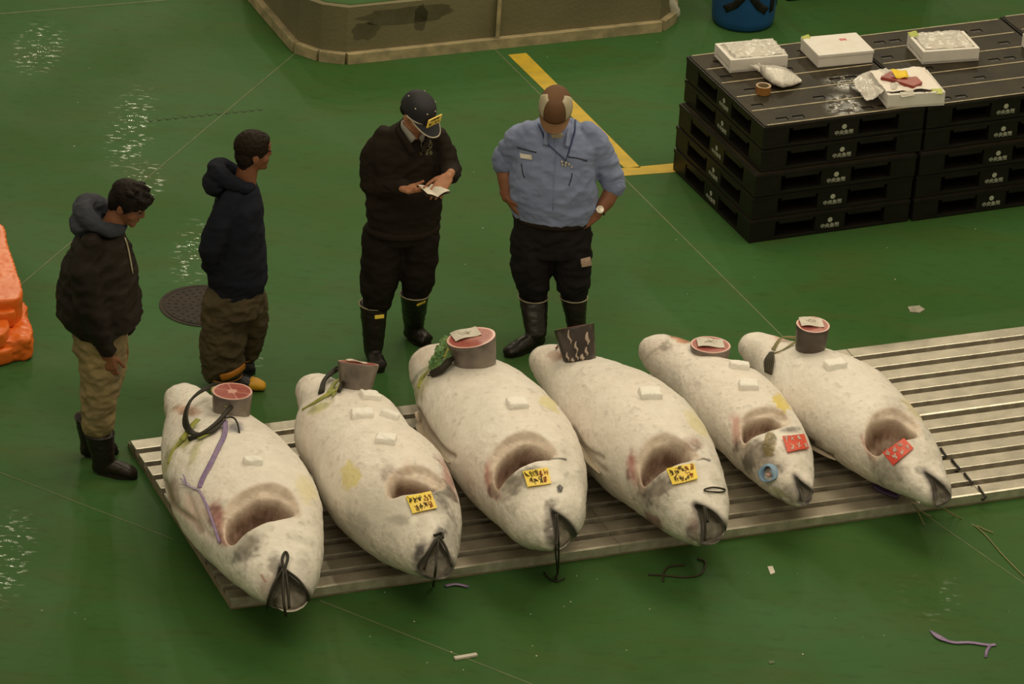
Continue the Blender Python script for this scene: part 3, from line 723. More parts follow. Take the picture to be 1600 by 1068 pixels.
class Fish:
    def __init__(self, v, label):
        tx, ty, nx, ny, W, rat, tilt, cy = v[:8]; wk = np.concatenate([[0], W0[1:-1] * v[8:18], [0]]) * W
        s = sg; r = np.maximum(hermite(SK, wk, s), 0)
        r = np.where(s < .05, np.sqrt(np.maximum(1 - (1 - s / .05) ** 2, 0)) * hermite(SK, wk, np.array([.05]))[0], r)
        r = np.where(s > .97, np.sqrt(np.maximum(1 - ((s - .97) / .03) ** 2, 0)) * hermite(SK, wk, np.array([.97]))[0], r)
        A = np.array([tx, ty]); B = np.array([nx, ny]); Lh = np.linalg.norm(B - A); h = (B - A) / Lh; l = np.array([-h[1], h[0]])
        zc = .08 + W * rat + tilt * (s - .55) - .012; off = cy * np.sin(PI * s)
        C_, S_ = np.cos(th), np.sin(th)
        y = r[:, None] * np.sign(C_) * abs(C_) ** .9 + off[:, None]; z = zc[:, None] + (r * rat)[:, None] * np.sign(S_) * abs(S_) ** .9
        z = np.maximum(z, .0625 + .0 * z)
        P = np.zeros((NSg, NTg, 3)); P[..., 0] = A[0] + s[:, None] * (B - A)[0] + y * l[0]; P[..., 1] = A[1] + s[:, None] * (B - A)[1] + y * l[1]; P[..., 2] = z
        self.P = P.reshape(-1, 3); self.h = np.array([h[0], h[1], 0]); self.l = np.array([l[0], l[1], 0]); self.label = label
        self.s = np.repeat(s, NTg); self.base = Vector((float((A + B)[0] / 2), float((A + B)[1] / 2), .061))
        self.faces = [(i * NTg + j, i * NTg + (j + 1) % NTg, (i + 1) * NTg + (j + 1) % NTg, (i + 1) * NTg + j) for i in range(NSg - 1) for j in range(NTg)]
        self.bvh0 = BVHTree.FromPolygons([tuple(p) for p in self.P], self.faces)
        self.N = self.normals(); self.px = to_px(self.P)
        self.view = (self.P - np.array(CAMP)); self.view /= np.linalg.norm(self.view, axis=1)[:, None]
        self.facing = -(self.view * self.N).sum(1)
    def normals(self):
        Q = self.P.reshape(NSg, NTg, 3); du = np.gradient(Q, axis=0); dv = np.roll(Q, -1, 1) - np.roll(Q, 1, 1)
        n = np.cross(dv, du); n /= np.linalg.norm(n, axis=2)[..., None] + 1e-12; n = n.reshape(-1, 3)
        c = Q.mean(1, keepdims=True); out = (Q - c).reshape(-1, 3)
        if (n * out).sum() < 0: n = -n
        return n
    def hit(self, px, py, bvh=None):
        for k in range(60):      # slide toward the body if the ray misses
            loc, nrm, i, d = (bvh or self.bvh0).ray_cast(CAMP, RAY(px, py))
            if loc is not None:
                if nrm.dot(RAY(px, py)) > 0: nrm = -nrm
                return loc, nrm
            cx, cy = self.px.mean(0); px += (cx - px) * .03; py += (cy - py) * .03
        return Vector(self.base), Vector((0, 0, 1))
    def colour_init(self):
        P = self.P; n1 = nz3(P, 3.0, 1); n2 = nz3(P, 11, 2); n3 = nz3(P, 34, 3)
        c = np.tile(np.array([.86, .83, .775]), (len(P), 1))
        k = np.clip(.5 + n1 * 1.1 + n2 * .5, 0, 1)[:, None]; c = c * (1 - k * .35) + np.array([.86, .76, .71]) * k * .35      # pinkish frost
        hd = sstep(.62, .82, self.s + n2 * .06)[:, None] * np.clip(.42 + n2 * 1.8 + n1 + n3 * .5, 0, 1)[:, None]
        c = c * (1 - hd * .5) + np.array([.56, .55, .48]) * hd * .5
        lo = (sstep(.05, .45, -self.N[:, 2] + .25 + n2 * .2) * .30)[:, None]; c = c * (1 - lo) + np.array([.72, .66, .54]) * lo      # shading painted into the colour low on the flank
        sp = sstep(.42, .6, n3 + n2 * .4)[:, None]; c = c * (1 - .17 * sp); fl = sstep(.5, .62, nz3(P * np.array([1, 1, 1.4]), 60, 9) + n1 * .3)[:, None]; c = c * (1 - .13 * fl)
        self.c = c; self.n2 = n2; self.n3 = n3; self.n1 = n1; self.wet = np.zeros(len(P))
    def blob(self, px, py, rp, col, st=1.0, ry=None, soft=.6, rot=0):
        loc, nr = self.hit(px, py); q = self.px - np.array([px, py]); a = math.radians(rot)
        u = (q[:, 0] * math.cos(a) + q[:, 1] * math.sin(a)) / rp; v_ = (-q[:, 0] * math.sin(a) + q[:, 1] * math.cos(a)) / (ry or rp)
        d = np.hypot(u, v_) + self.n2 * .5 + self.n3 * .3
        near = np.linalg.norm(self.P - np.array(loc), axis=1) < max(rp, ry or 0) / 285 * 2.2
        k = (min(st * 1.3, .95) * (1 - sstep(1 - soft, 1 + soft * .5, d)) * near * (self.facing > -.3))[:, None]
        tone = np.clip(.72 + self.n2 * .5 + self.n3 * .35, .45, 1.05)[:, None] if sum(col) < 1.45 else 1.0      # mottled damp skin
        self.c = self.c * (1 - k) + np.array(col) * tone * k
        if sum(col) < 1.75 and col is not YG: self.wet = np.maximum(self.wet, k[:, 0] * 1.1)
    def stroke(self, pts, wdt, col, st=.8):
        pp = catmull([Vector((x, y, 0)) for x, y in pts], 5); best = np.full(len(self.P), 1e9)
        for a, b in zip(pp, pp[1:]):
            a, b = np.array(a[:2]), np.array(b[:2]); e = b - a; w_ = self.px - a; t = np.clip((w_ @ e) / (e @ e + 1e-9), 0, 1); best = np.minimum(best, np.hypot(*(w_ - t[:, None] * e).T))
        k = (st * (1 - sstep(wdt * .5, wdt * 1.2, best * (1 + self.n3 * .6))) * (self.facing > 0))[:, None]
        self.c = self.c * (1 - k) + np.array(col) * k
    def relax(self, a, n=2):
        q = a.reshape(NSg, NTg)
        for _ in range(n):
            q = (q + np.roll(q, 1, 1) + np.roll(q, -1, 1)) / 3; r_ = q.copy(); r_[1:-1] = (q[1:-1] + q[2:] + q[:-2]) / 3; q = r_
        return q.ravel()
    def plane(self, D):
        D = np.array(D) / np.linalg.norm(D); e1 = np.cross(D, [0, 0, 1.]); 
        if np.linalg.norm(e1) < .2: e1 = np.array([1., 0, 0]) - D * D[0]
        e1 /= np.linalg.norm(e1); return D, e1, np.cross(D, e1)
    def gill(self, outer, inner, depth=.19):
        D, e1, e2 = self.plane(np.array([0, .45, -1.0]))
        def conv(poly):
            pp = catmull([Vector(self.hit(x, y)[0]) for x, y in poly], 5, True); q = np.array([list(p) for p in pp]); return np.c_[q @ e1, q @ e2]
        Q = np.c_[self.P @ e1, self.P @ e2]; ok = ((self.N @ D) < -.12)
        so = np.where(ok, sdf(conv(outer), Q), -1); si = np.where(ok, sdf(conv(inner), Q), -1)
        
        bev = sstep(0, .06, so); dp = sstep(0, .028, si)
        a = .035 * bev + depth * dp * (.75 + .5 * sstep(.0, .14, si)) + dp * .02 * self.n2
        lip = np.exp(-(so / .02) ** 2) * .007 * (so < 0.0)
        a = self.relax(a, 2); self.P = self.P + D * a[:, None]
        k = (sstep(-.010, .022, so) * .85)[:, None]; nb = np.clip(.5 + self.n2 * 1.5 + self.n3 * .8, 0, 1)[:, None]
        self.c = self.c * (1 - k) + (np.array([.46, .36, .28]) * (1 - nb) + np.array([.68, .56, .46]) * nb) * k
        k = sstep(0, .02, si)[:, None]; idx = np.where(si > -.01)[0]; m1 = np.zeros(len(self.P)); m1[idx] = nz3(self.P[idx], 14, 4) + .6 * nz3(self.P[idx], 32, 5); m0 = np.zeros(len(self.P)); m0[idx] = nz3(self.P[idx], 6, 8)
        nb = np.clip(.5 + m1 * 1.1 + m0, 0, 1)[:, None]; self.wet = np.maximum(self.wet, sstep(-.005, .02, so) * .55); ins = (np.array([.19, .12, .085]) * (1 - nb) + np.array([.52, .39, .32]) * nb)
        self.c = self.c * (1 - k) + ins * k
        k = sstep(.25, .5, m1)[:, None] * sstep(0, .03, si)[:, None] * .55; self.c = self.c * (1 - k) + np.array([.16, .09, .07]) * k
    def mouth(self, poly, dark, depth=.11, lipc=(.035, .03, .028), inside=(.25, .23, .185)):
        loc, _ = self.hit(*poly[0]); D, e1, e2 = self.plane(np.array(RAY(*poly[0])))
        pl = [CAMP + RAY(x, y) * ((Vector(D).dot(loc - CAMP)) / Vector(D).dot(RAY(x, y))) for x, y in poly]
        # project everything along its own sight line is near parallel here: plane coordinates are enough
        Q3 = np.array([list(p) for p in catmull(pl, 4, True)]); q = np.c_[Q3 @ e1, Q3 @ e2]; Q = np.c_[self.P @ e1, self.P @ e2]
        sd = np.where((self.N @ D) < .05, sdf(q, Q), -1)
        a = depth * sstep(0, .022, sd) * (.8 + .3 * sstep(0, .1, sd)); a = self.relax(a, 1); self.P = self.P + D * a[:, None]
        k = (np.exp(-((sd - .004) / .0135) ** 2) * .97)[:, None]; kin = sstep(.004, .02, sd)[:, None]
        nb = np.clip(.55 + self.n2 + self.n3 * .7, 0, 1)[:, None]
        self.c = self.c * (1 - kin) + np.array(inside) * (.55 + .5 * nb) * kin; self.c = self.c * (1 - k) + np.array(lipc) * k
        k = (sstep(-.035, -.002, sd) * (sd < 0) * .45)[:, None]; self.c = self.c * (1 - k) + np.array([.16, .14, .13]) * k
    def groove(self, pts, wdt, depth, col=None, st=.6):
        pp = catmull([Vector((x, y, 0)) for x, y in pts], 5); best = np.full(len(self.P), 1e9)
        for a, b in zip(pp, pp[1:]):
            a, b = np.array(a[:2]), np.array(b[:2]); e = b - a; w_ = self.px0 - a if hasattr(self, 'px0') else self.px - a; t = np.clip((w_ @ e) / (e @ e + 1e-9), 0, 1); best = np.minimum(best, np.hypot(*(w_ - t[:, None] * e).T))
        k = np.exp(-(best / wdt) ** 2) * (self.facing > 0); self.P = self.P - self.N * (k * depth)[:, None]
        if col is not None: k = (k * st)[:, None]; self.c = self.c * (1 - k) + np.array(col) * k
    def build(self):
        keep = 1 - np.clip(self.wet * 1.2, 0, 1); self.P = self.P + self.N * ((self.n2 * .0045 + self.n1 * .006 + self.n3 * .0022) * keep * np.where(self.facing > -.5, 1, 0) * sstep(.06, .1, self.P[:, 2]))[:, None]
        me = bpy.data.meshes.new('body'); me.from_pydata([tuple(p) for p in self.P], [], self.faces); me.update()
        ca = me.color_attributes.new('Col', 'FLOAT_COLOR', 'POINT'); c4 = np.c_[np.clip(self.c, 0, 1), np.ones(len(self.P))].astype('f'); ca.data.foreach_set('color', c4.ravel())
        wa = me.color_attributes.new('Wet', 'FLOAT_COLOR', 'POINT'); wv = np.clip(self.wet, 0, 1)[:, None]; wa.data.foreach_set('color', np.c_[wv, wv, wv, np.ones(len(self.P))].astype('f').ravel())
        self.root = empty('frozen_tuna', self.base); ROOTLOC[self.root.name] = self.base
        # round off the small scale bumps of frost
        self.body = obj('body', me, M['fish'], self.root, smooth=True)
        self.bvh1 = BVHTree.FromPolygons([tuple(p) for p in self.P], self.faces)
        tag(self.root, self.label, 'fish', 'frozen tuna laid out on the aluminium panels'); return self
    # ---- things on the skin
    def on(self, px, py, h=0.0, b=None):
        loc, n = self.hit(px, py, b); return loc + n * h
    def card(self, quad, m, ink, seed, name='paper_label', strokes=9, ink2=None, label=None):
        NX, NY = 10, 7
        def S(u, v_, h):
            x = (quad[0][0] * (1 - u) + quad[1][0] * u) * (1 - v_) + (quad[3][0] * (1 - u) + quad[2][0] * u) * v_
            y = (quad[0][1] * (1 - u) + quad[1][1] * u) * (1 - v_) + (quad[3][1] * (1 - u) + quad[2][1] * u) * v_
            return self.on(x, y, h + .002 * math.sin(u * 5 + seed) * math.cos(v_ * 3))
        bm = bmesh.new(); V = [[bm.verts.new(S(i / (NX - 1), j / (NY - 1), .009)) for j in range(NY)] for i in range(NX)]
        for i in range(NX - 1):
            for j in range(NY - 1): bm.faces.new((V[i][j], V[i + 1][j], V[i + 1][j + 1], V[i][j + 1]))
        thick(bm, thickness=.004)
        o = obj(name, bm, m, self.root)
        if label: o['label'] = label
        random.seed(seed); bm = bmesh.new(); bm2 = bmesh.new()
        for k in range(strokes):
            row = k % 2; cx = (k + .5) / strokes * .86 + .07; cy = .28 + .44 * row + random.uniform(-.06, .06)
            tgt = bm2 if (ink2 and k >= strokes * .62) else bm
            for q in range(5):
                p = [(cx + random.uniform(-.09, .09), cy + random.uniform(-.2, .2)) for _ in range(3)]
                tube(tgt, catmull([S(min(max(u, .03), .97), min(max(v_, .05), .95), .0150) for u, v_ in p], 3), .0014, 5)
        w1 = obj('handwriting', bm, ink, o)
        if ink2: obj('handwriting', bm2, ink2, o)
        else: bm2.free()
        return o
    def tubeon(self, pts, r, m, name, h=.006, label=None, cat=None, closed=False, flat=None, k=5, parent=None, bvh=None):
        P = catmull([self.on(p[0], p[1], p[2] if len(p) > 2 else h, bvh) for p in pts], k, closed); bm = bmesh.new(); tube(bm, P, r, 8, closed, flat)
        o = obj(name, bm, m, parent, smooth=True)
        if label: tag(o, label, cat)
        return o
LB = ['large frosted tuna at the far left of the row, purple ribbon across its side',
      'frosted tuna second from the left, four square ice lumps on its back',
      'fat frosted tuna third from the left, green taped cord at its tail',
      'frosted tuna third from the right, dark striped tail piece standing on it',
      'smaller frosted tuna second from the right, red label and blue tag on its head',
      'frosted tuna at the right end of the row, red label inside its gill opening']
FI = [Fish(v, l) for v, l in zip(FP, LB)]
for f in FI: f.colour_init(); f.px0 = f.px.copy()
PINK, PALEP, YEL, ORG, GRY, YG = (.55, .26, .24), (.70, .50, .44), (.78, .70, .36), (.80, .38, .24), (.34, .32, .28), (.55, .55, .16)
f = FI[0]
f.blob(292, 641, 26, ORG, .55, 9, rot=8); f.blob(478, 765, 16, YEL, .45, 26, rot=-25); f.blob(345, 815, 17, PINK, .75, 40, rot=-20); f.blob(352, 845, 12, (.45, .16, .17), .6, 12)
f.blob(385, 850, 34, (.36, .34, .30), .8, 20, rot=-35); f.blob(300, 795, 20, PALEP, .4, 26); f.blob(268, 770, 12, PINK, .45, 22)
f.blob(285, 690, 17, YG, .7, 10, rot=-30); f.blob(262, 720, 7, YG, .5, 30, rot=15); f.blob(305, 705, 8, YG, .4, 26, rot=20); f.blob(368, 668, 14, (.14, .17, .30), .5, 10)
f.blob(430, 880, 12, GRY, .55, 18); f.blob(475, 900, 20, GRY, .35, 40); f.stroke([(372, 812), (390, 850), (383, 880)], 3, GRY, .5); f.stroke([(390, 868), (405, 866)], 2, GRY, .6)
f.blob(420, 915, 16, (.40, .28, .24), .4, 25); f.stroke([(408, 898), (415, 908)], 2.5, (.3, .08, .06), .6)
f.groove([(258, 752), (272, 790), (300, 812), (312, 830)], 5, .012, (.35, .22, .17), .7); f.groove([(292, 770), (310, 815), (330, 840)], 6, .008, PALEP, .4)
f.gill([(345, 835), (347, 800), (362, 777), (395, 757), (425, 752), (452, 763), (468, 785), (472, 806), (455, 809), (430, 812), (405, 820), (380, 832), (358, 852)],
       [(353, 838), (358, 812), (375, 792), (400, 777), (425, 774), (446, 784), (458, 800), (440, 808), (415, 813), (385, 829), (364, 850)])
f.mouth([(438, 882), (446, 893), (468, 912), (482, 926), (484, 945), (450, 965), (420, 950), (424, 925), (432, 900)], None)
f = FI[1]
f.blob(498, 638, 22, YG, .55, 9, rot=-25); f.blob(547, 745, 16, YEL, .75, 22, rot=-5, soft=.2); f.blob(636, 745, 10, PALEP, .4, 30); f.blob(700, 745, 9, PINK, .65, 40, rot=-22); f.blob(690, 778, 24, (.30, .28, .25), .75, 26)
f.blob(607, 742, 14, (.50, .40, .36), .5, 24, rot=-10); f.blob(600, 800, 60, (.55, .54, .48), .35, 40); f.blob(625, 812, 22, GRY, .35, 8); f.blob(560, 820, 26, (.50, .49, .42), .3, 14, rot=35)
f.blob(704, 840, 18, GRY, .5, 40); f.blob(688, 832, 10, (.12, .10, .09), .85, 8); f.blob(655, 860, 10, (.08, .07, .07), .8, 24, rot=20); f.blob(680, 866, 14, (.42, .30, .26), .5, 20)
f.blob(647, 812, 8, (.9, .88, .8), .7)
f.gill([(600, 772), (600, 755), (610, 738), (632, 727), (660, 726), (680, 737), (700, 756), (690, 766), (660, 769), (630, 773), (606, 782)],
       [(612, 776), (614, 758), (620, 744), (640, 744), (665, 752), (682, 764), (660, 768), (630, 772)], .16)
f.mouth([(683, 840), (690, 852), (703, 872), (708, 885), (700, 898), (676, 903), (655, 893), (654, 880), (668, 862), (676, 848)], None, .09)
f = FI[2]
f.blob(688, 542, 8, ORG, .85, 6, soft=.2); f.blob(662, 556, 24, (.78, .68, .6), .4); f.stroke([(643, 600), (655, 582), (672, 572), (680, 566)], 2.5, (.25, .28, .26), .6); f.blob(657, 600, 10, YG, .4, 34, rot=20)
f.blob(858, 632, 13, YEL, .6, 20, rot=-35, soft=.25); f.blob(764, 742, 9, (.66, .34, .30), .8, 30, rot=-5); f.blob(775, 772, 14, PINK, .6, 10, rot=40)
f.blob(800, 757, 36, (.36, .33, .28), .8, 18, rot=-28); f.blob(830, 738, 24, (.40, .37, .31), .7, 10, rot=-15); f.stroke([(856, 716), (870, 715), (884, 718)], 1.6, (.05, .05, .05), .9); f.stroke([(783, 778), (815, 820)], 4, GRY, .25)
f.blob(862, 786, 12, (.50, .46, .40), .6, 8, rot=-30); f.blob(857, 828, 10, (.24, .22, .20), .8, 28, rot=-5); f.blob(885, 800, 16, GRY, .2)
f.blob(875, 762, 5, (.05, .05, .06), .9, 7, soft=.2)
f.groove([(652, 640), (668, 672), (690, 700), (708, 712)], 4, .02, (.28, .20, .15), .75)
f.gill([(768, 765), (762, 738), (768, 706), (786, 684), (812, 672), (838, 674), (862, 690), (876, 712), (860, 716), (840, 718), (815, 728), (795, 745), (780, 770)],
       [(777, 762), (774, 738), (782, 716), (800, 698), (825, 688), (838, 692), (852, 700), (862, 714), (840, 717), (815, 727), (795, 743), (783, 757)])
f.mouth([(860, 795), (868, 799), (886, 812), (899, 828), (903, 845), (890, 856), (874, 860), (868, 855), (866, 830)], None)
f = FI[3]
f.blob(868, 556, 14, ORG, .6, 7); f.blob(850, 560, 22, (.78, .70, .62), .35); f.blob(1090, 660, 12, YEL, .5, 28, rot=-35); f.blob(990, 735, 11, (.66, .34, .32), .8, 32, rot=-8); f.blob(985, 720, 8, PINK, .6, 14)
f.blob(1028, 765, 36, (.36, .32, .28), .8, 24, rot=-38); f.stroke([(1030, 745), (1036, 762), (1046, 775)], 1.5, (.2, .17, .15), .6); f.blob(1022, 815, 22, (.48, .26, .24), .7, 8, rot=45); f.blob(1083, 692, 16, (.55, .38, .33), .6, 14); f.stroke([(1090, 718), (1100, 716), (1110, 719)], 1.8, (.08, .07, .07), .85)
f.blob(1085, 818, 13, (.34, .25, .23), .85, 28, rot=5); f.blob(1091, 788, 12, (.16, .14, .12), .7, 7, rot=40); f.blob(1070, 740, 30, GRY, .15)
f.groove([(895, 670), (915, 700), (940, 715)], 4, .014, (.30, .24, .18), .6); f.groove([(905, 695), (930, 722), (945, 735)], 4, .01, (.36, .30, .22), .5)
f.gill([(995, 760), (990, 730), (1000, 700), (1016, 682), (1042, 674), (1066, 684), (1082, 698), (1098, 716), (1075, 720), (1050, 727), (1025, 742), (1008, 768)],
       [(1004, 755), (1002, 732), (1010, 710), (1026, 694), (1048, 688), (1064, 696), (1080, 716), (1060, 722), (1035, 735), (1015, 752)])
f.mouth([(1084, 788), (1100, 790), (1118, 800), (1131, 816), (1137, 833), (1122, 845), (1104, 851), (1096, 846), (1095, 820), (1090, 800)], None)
f = FI[4]
f.blob(1065, 530, 22, ORG, .7, 9, rot=10); f.blob(1020, 545, 30, (.74, .66, .60), .5, 20); f.blob(1042, 540, 12, (.5, .44, .38), .5, 8); f.stroke([(1010, 560), (1022, 548), (1045, 532)], 2, (.4, .36, .3), .5)
f.blob(1221, 628, 11, (.85, .70, .20), .9, 17, rot=-38, soft=.2); f.blob(1150, 672, 10, (.70, .42, .38), .7, 28, rot=-5); f.blob(1185, 712, 44, (.38, .33, .29), .75, 28, rot=25); f.blob(1203, 690, 9, (.38, .30, .12), .8, 22, soft=.3)
f.blob(1236, 770, 18, (.38, .34, .30), .6, 20, rot=-30); f.blob(1258, 690, 22, (.6, .56, .5), .3); f.blob(1236, 670, 16, (.30, .28, .28), .6, 5, rot=-6); f.blob(1216, 768, 14, (.45, .5, .2), .5, 5, rot=35)
f.gill([(1156, 692), (1152, 668), (1160, 648), (1180, 636), (1205, 633), (1228, 642), (1238, 660), (1225, 668), (1198, 674), (1175, 686), (1162, 704)],
       [(1162, 690), (1160, 670), (1170, 655), (1188, 648), (1208, 648), (1222, 662), (1200, 672), (1178, 680)], .16)
f.mouth([(1240, 742), (1252, 752), (1266, 762), (1270, 772), (1262, 784), (1252, 788), (1248, 770)], None, .08, inside=(.20, .18, .15))
f = FI[5]
f.blob(1220, 528, 20, ORG, .4, 7, rot=10); f.blob(1175, 545, 18, (.6, .57, .5), .35); f.blob(1428, 638, 10, YEL, .45, 26, rot=-38); f.blob(1356, 700, 6, (.66, .34, .32), .8, 30, rot=-25)
f.blob(1395, 655, 40, (.52, .40, .34), .3, 30); f.blob(1385, 738, 38, (.50, .47, .40), .6, 24, rot=40); f.blob(1440, 733, 10, GRY, .5, 6)
f.blob(1262, 675, 34, (.5, .44, .36), .3, 8, rot=48)
f.groove([(1222, 655), (1245, 675), (1270, 692)], 4, .016, (.30, .24, .18), .7); f.groove([(1240, 680), (1270, 700), (1300, 712)], 4, .012, (.34, .28, .2), .55)
f.gill([(1350, 700), (1348, 676), (1356, 652), (1374, 638), (1396, 634), (1420, 645), (1438, 664), (1440, 682), (1420, 688), (1400, 692), (1380, 712), (1364, 722)],
       [(1354, 698), (1353, 678), (1362, 660), (1380, 650), (1400, 650), (1420, 664), (1432, 680), (1410, 686), (1390, 696), (1372, 708)], .17)
f.mouth([(1443, 737), (1452, 740), (1470, 754), (1483, 768), (1484, 780), (1464, 790), (1458, 780), (1455, 758)], None, .09)
for f in FI: f.build()

# fins folded along the flank
def fin(f, pts, wd):
    P = catmull([f.on(x, y, .012) for x, y in pts], 5); n = len(P); bm = bmesh.new()
    tube(bm, P, [wd * (.25 + .75 * math.sin(PI * min(1, (i + 1) / n * 1.05)) ** .7) for i in range(n)], 10, flat=(1, .45)); obj('fin', bm, M['fin'], f.root, smooth=True)
fin(FI[2], [(650, 640), (662, 672), (685, 702), (705, 722)], .028)
fin(FI[3], [(905, 690), (920, 715), (940, 738)], .022); fin(FI[5], [(1232, 668), (1255, 690), (1290, 708), (1308, 716)], .022)

# paper labels stuck on the heads
YC, RC = M['yellow_card'], M['red_card']
o = FI[1].card([(634, 777), (672, 770), (682, 795), (645, 804)], YC, M['brush_dark'], 3, ink2=M['brush_red'], label='yellow paper label with handwriting')
FI[2].card([(817, 738), (855, 733), (861, 757), (825, 763)], YC, M['brush_dark'], 4, ink2=M['brush_red'], label='yellow paper label with handwriting')
FI[3].card([(1042, 734), (1084, 725), (1090, 750), (1052, 759)], YC, M['brush_dark'], 6, ink2=M['brush_red'], label='yellow paper label with handwriting')
FI[4].card([(1222, 684), (1254, 680), (1262, 702), (1230, 708)], RC, M['white_card'], 8, strokes=6, label='red paper label with white writing')
FI[5].card([(1380, 708), (1412, 687), (1427, 702), (1397, 728)], RC, M['white_card'], 9, strokes=6, label='red paper label with white writing')
# blue round tag of the fifth fish
P = [FI[4].on(1202 + 10 * math.cos(a), 739 + 12 * math.sin(a), .009) for a in [2 * PI * k / 24 for k in range(24)]]
bm = bmesh.new(); tube(bm, P, .020, 8, closed=True, flat=(1, .2)); M['bluetag'] = mat('blue_tag', (.16, .30, .50), .45, (.24, .36, .5), 20)
o = obj('round_tag', bm, M['bluetag'], FI[4].root, smooth=True); o['label'] = 'light blue ring shaped tag'
bm = bmesh.new(); ell(bm, FI[4].on(1203, 741, .008), (.016, .016, .006)); obj('tag_centre', bm, mat('pink_tag_centre', (.62, .36, .32), .5), o)
# plastic film on the gill flap of the fifth and fourth fish is left as glossy skin

# ice lumps
M['frost'] = M['ice']
def ice(f, px, py, sx, sy, rot, label):
    loc, n = f.hit(px, py); ex = Vector((math.cos(rot), math.sin(rot), 0)); ex = (ex - n * ex.dot(n)).normalized(); ey = n.cross(ex)
    bm = bmesh.new(); box(bm, (-sx / 2, -sy / 2, -.020), (sx / 2, sy / 2, .030), .014, frame(loc, ex, ey, n)); me = meshed(bm, .0045, 9, .005, 18, px)
    tag(obj('ice_lump', me, M['ice'], smooth=True), label, 'ice lump', 'square lumps of ice on the fish')
ice(FI[0], 395, 722, .10, .055, .2, 'melting ice lump on the leftmost tuna above its gill opening')
ice(FI[1], 578, 620, .11, .075, .35, 'ice lump on the second tuna nearest its tail piece, topmost of four')
ice(FI[1], 566, 648, .12, .08, .15, 'ice lump on the second tuna, left one of the middle pair')
ice(FI[1], 609, 650, .10, .06, -.3, 'ice lump on the second tuna, right one of the middle pair')
ice(FI[1], 603, 688, .11, .075, -.1, 'ice lump on the second tuna, lowest of four')
ice(FI[2], 808, 632, .11, .09, .3, 'single ice lump on the third tuna from the left')
ice(FI[3], 1016, 616, .12, .10, .2, 'single ice lump on the fourth tuna from the left, before the dark tail piece')
ice(FI[4], 1155, 573, .11, .07, .1, 'upper of two ice lumps on the fifth tuna, next to the thin tail slice')
ice(FI[4], 1169, 603, .11, .08, .1, 'lower of two ice lumps on the fifth tuna, toward its gill opening')
ice(FI[5], 1305, 571, .12, .08, .4, 'ice lump on the rightmost tuna')

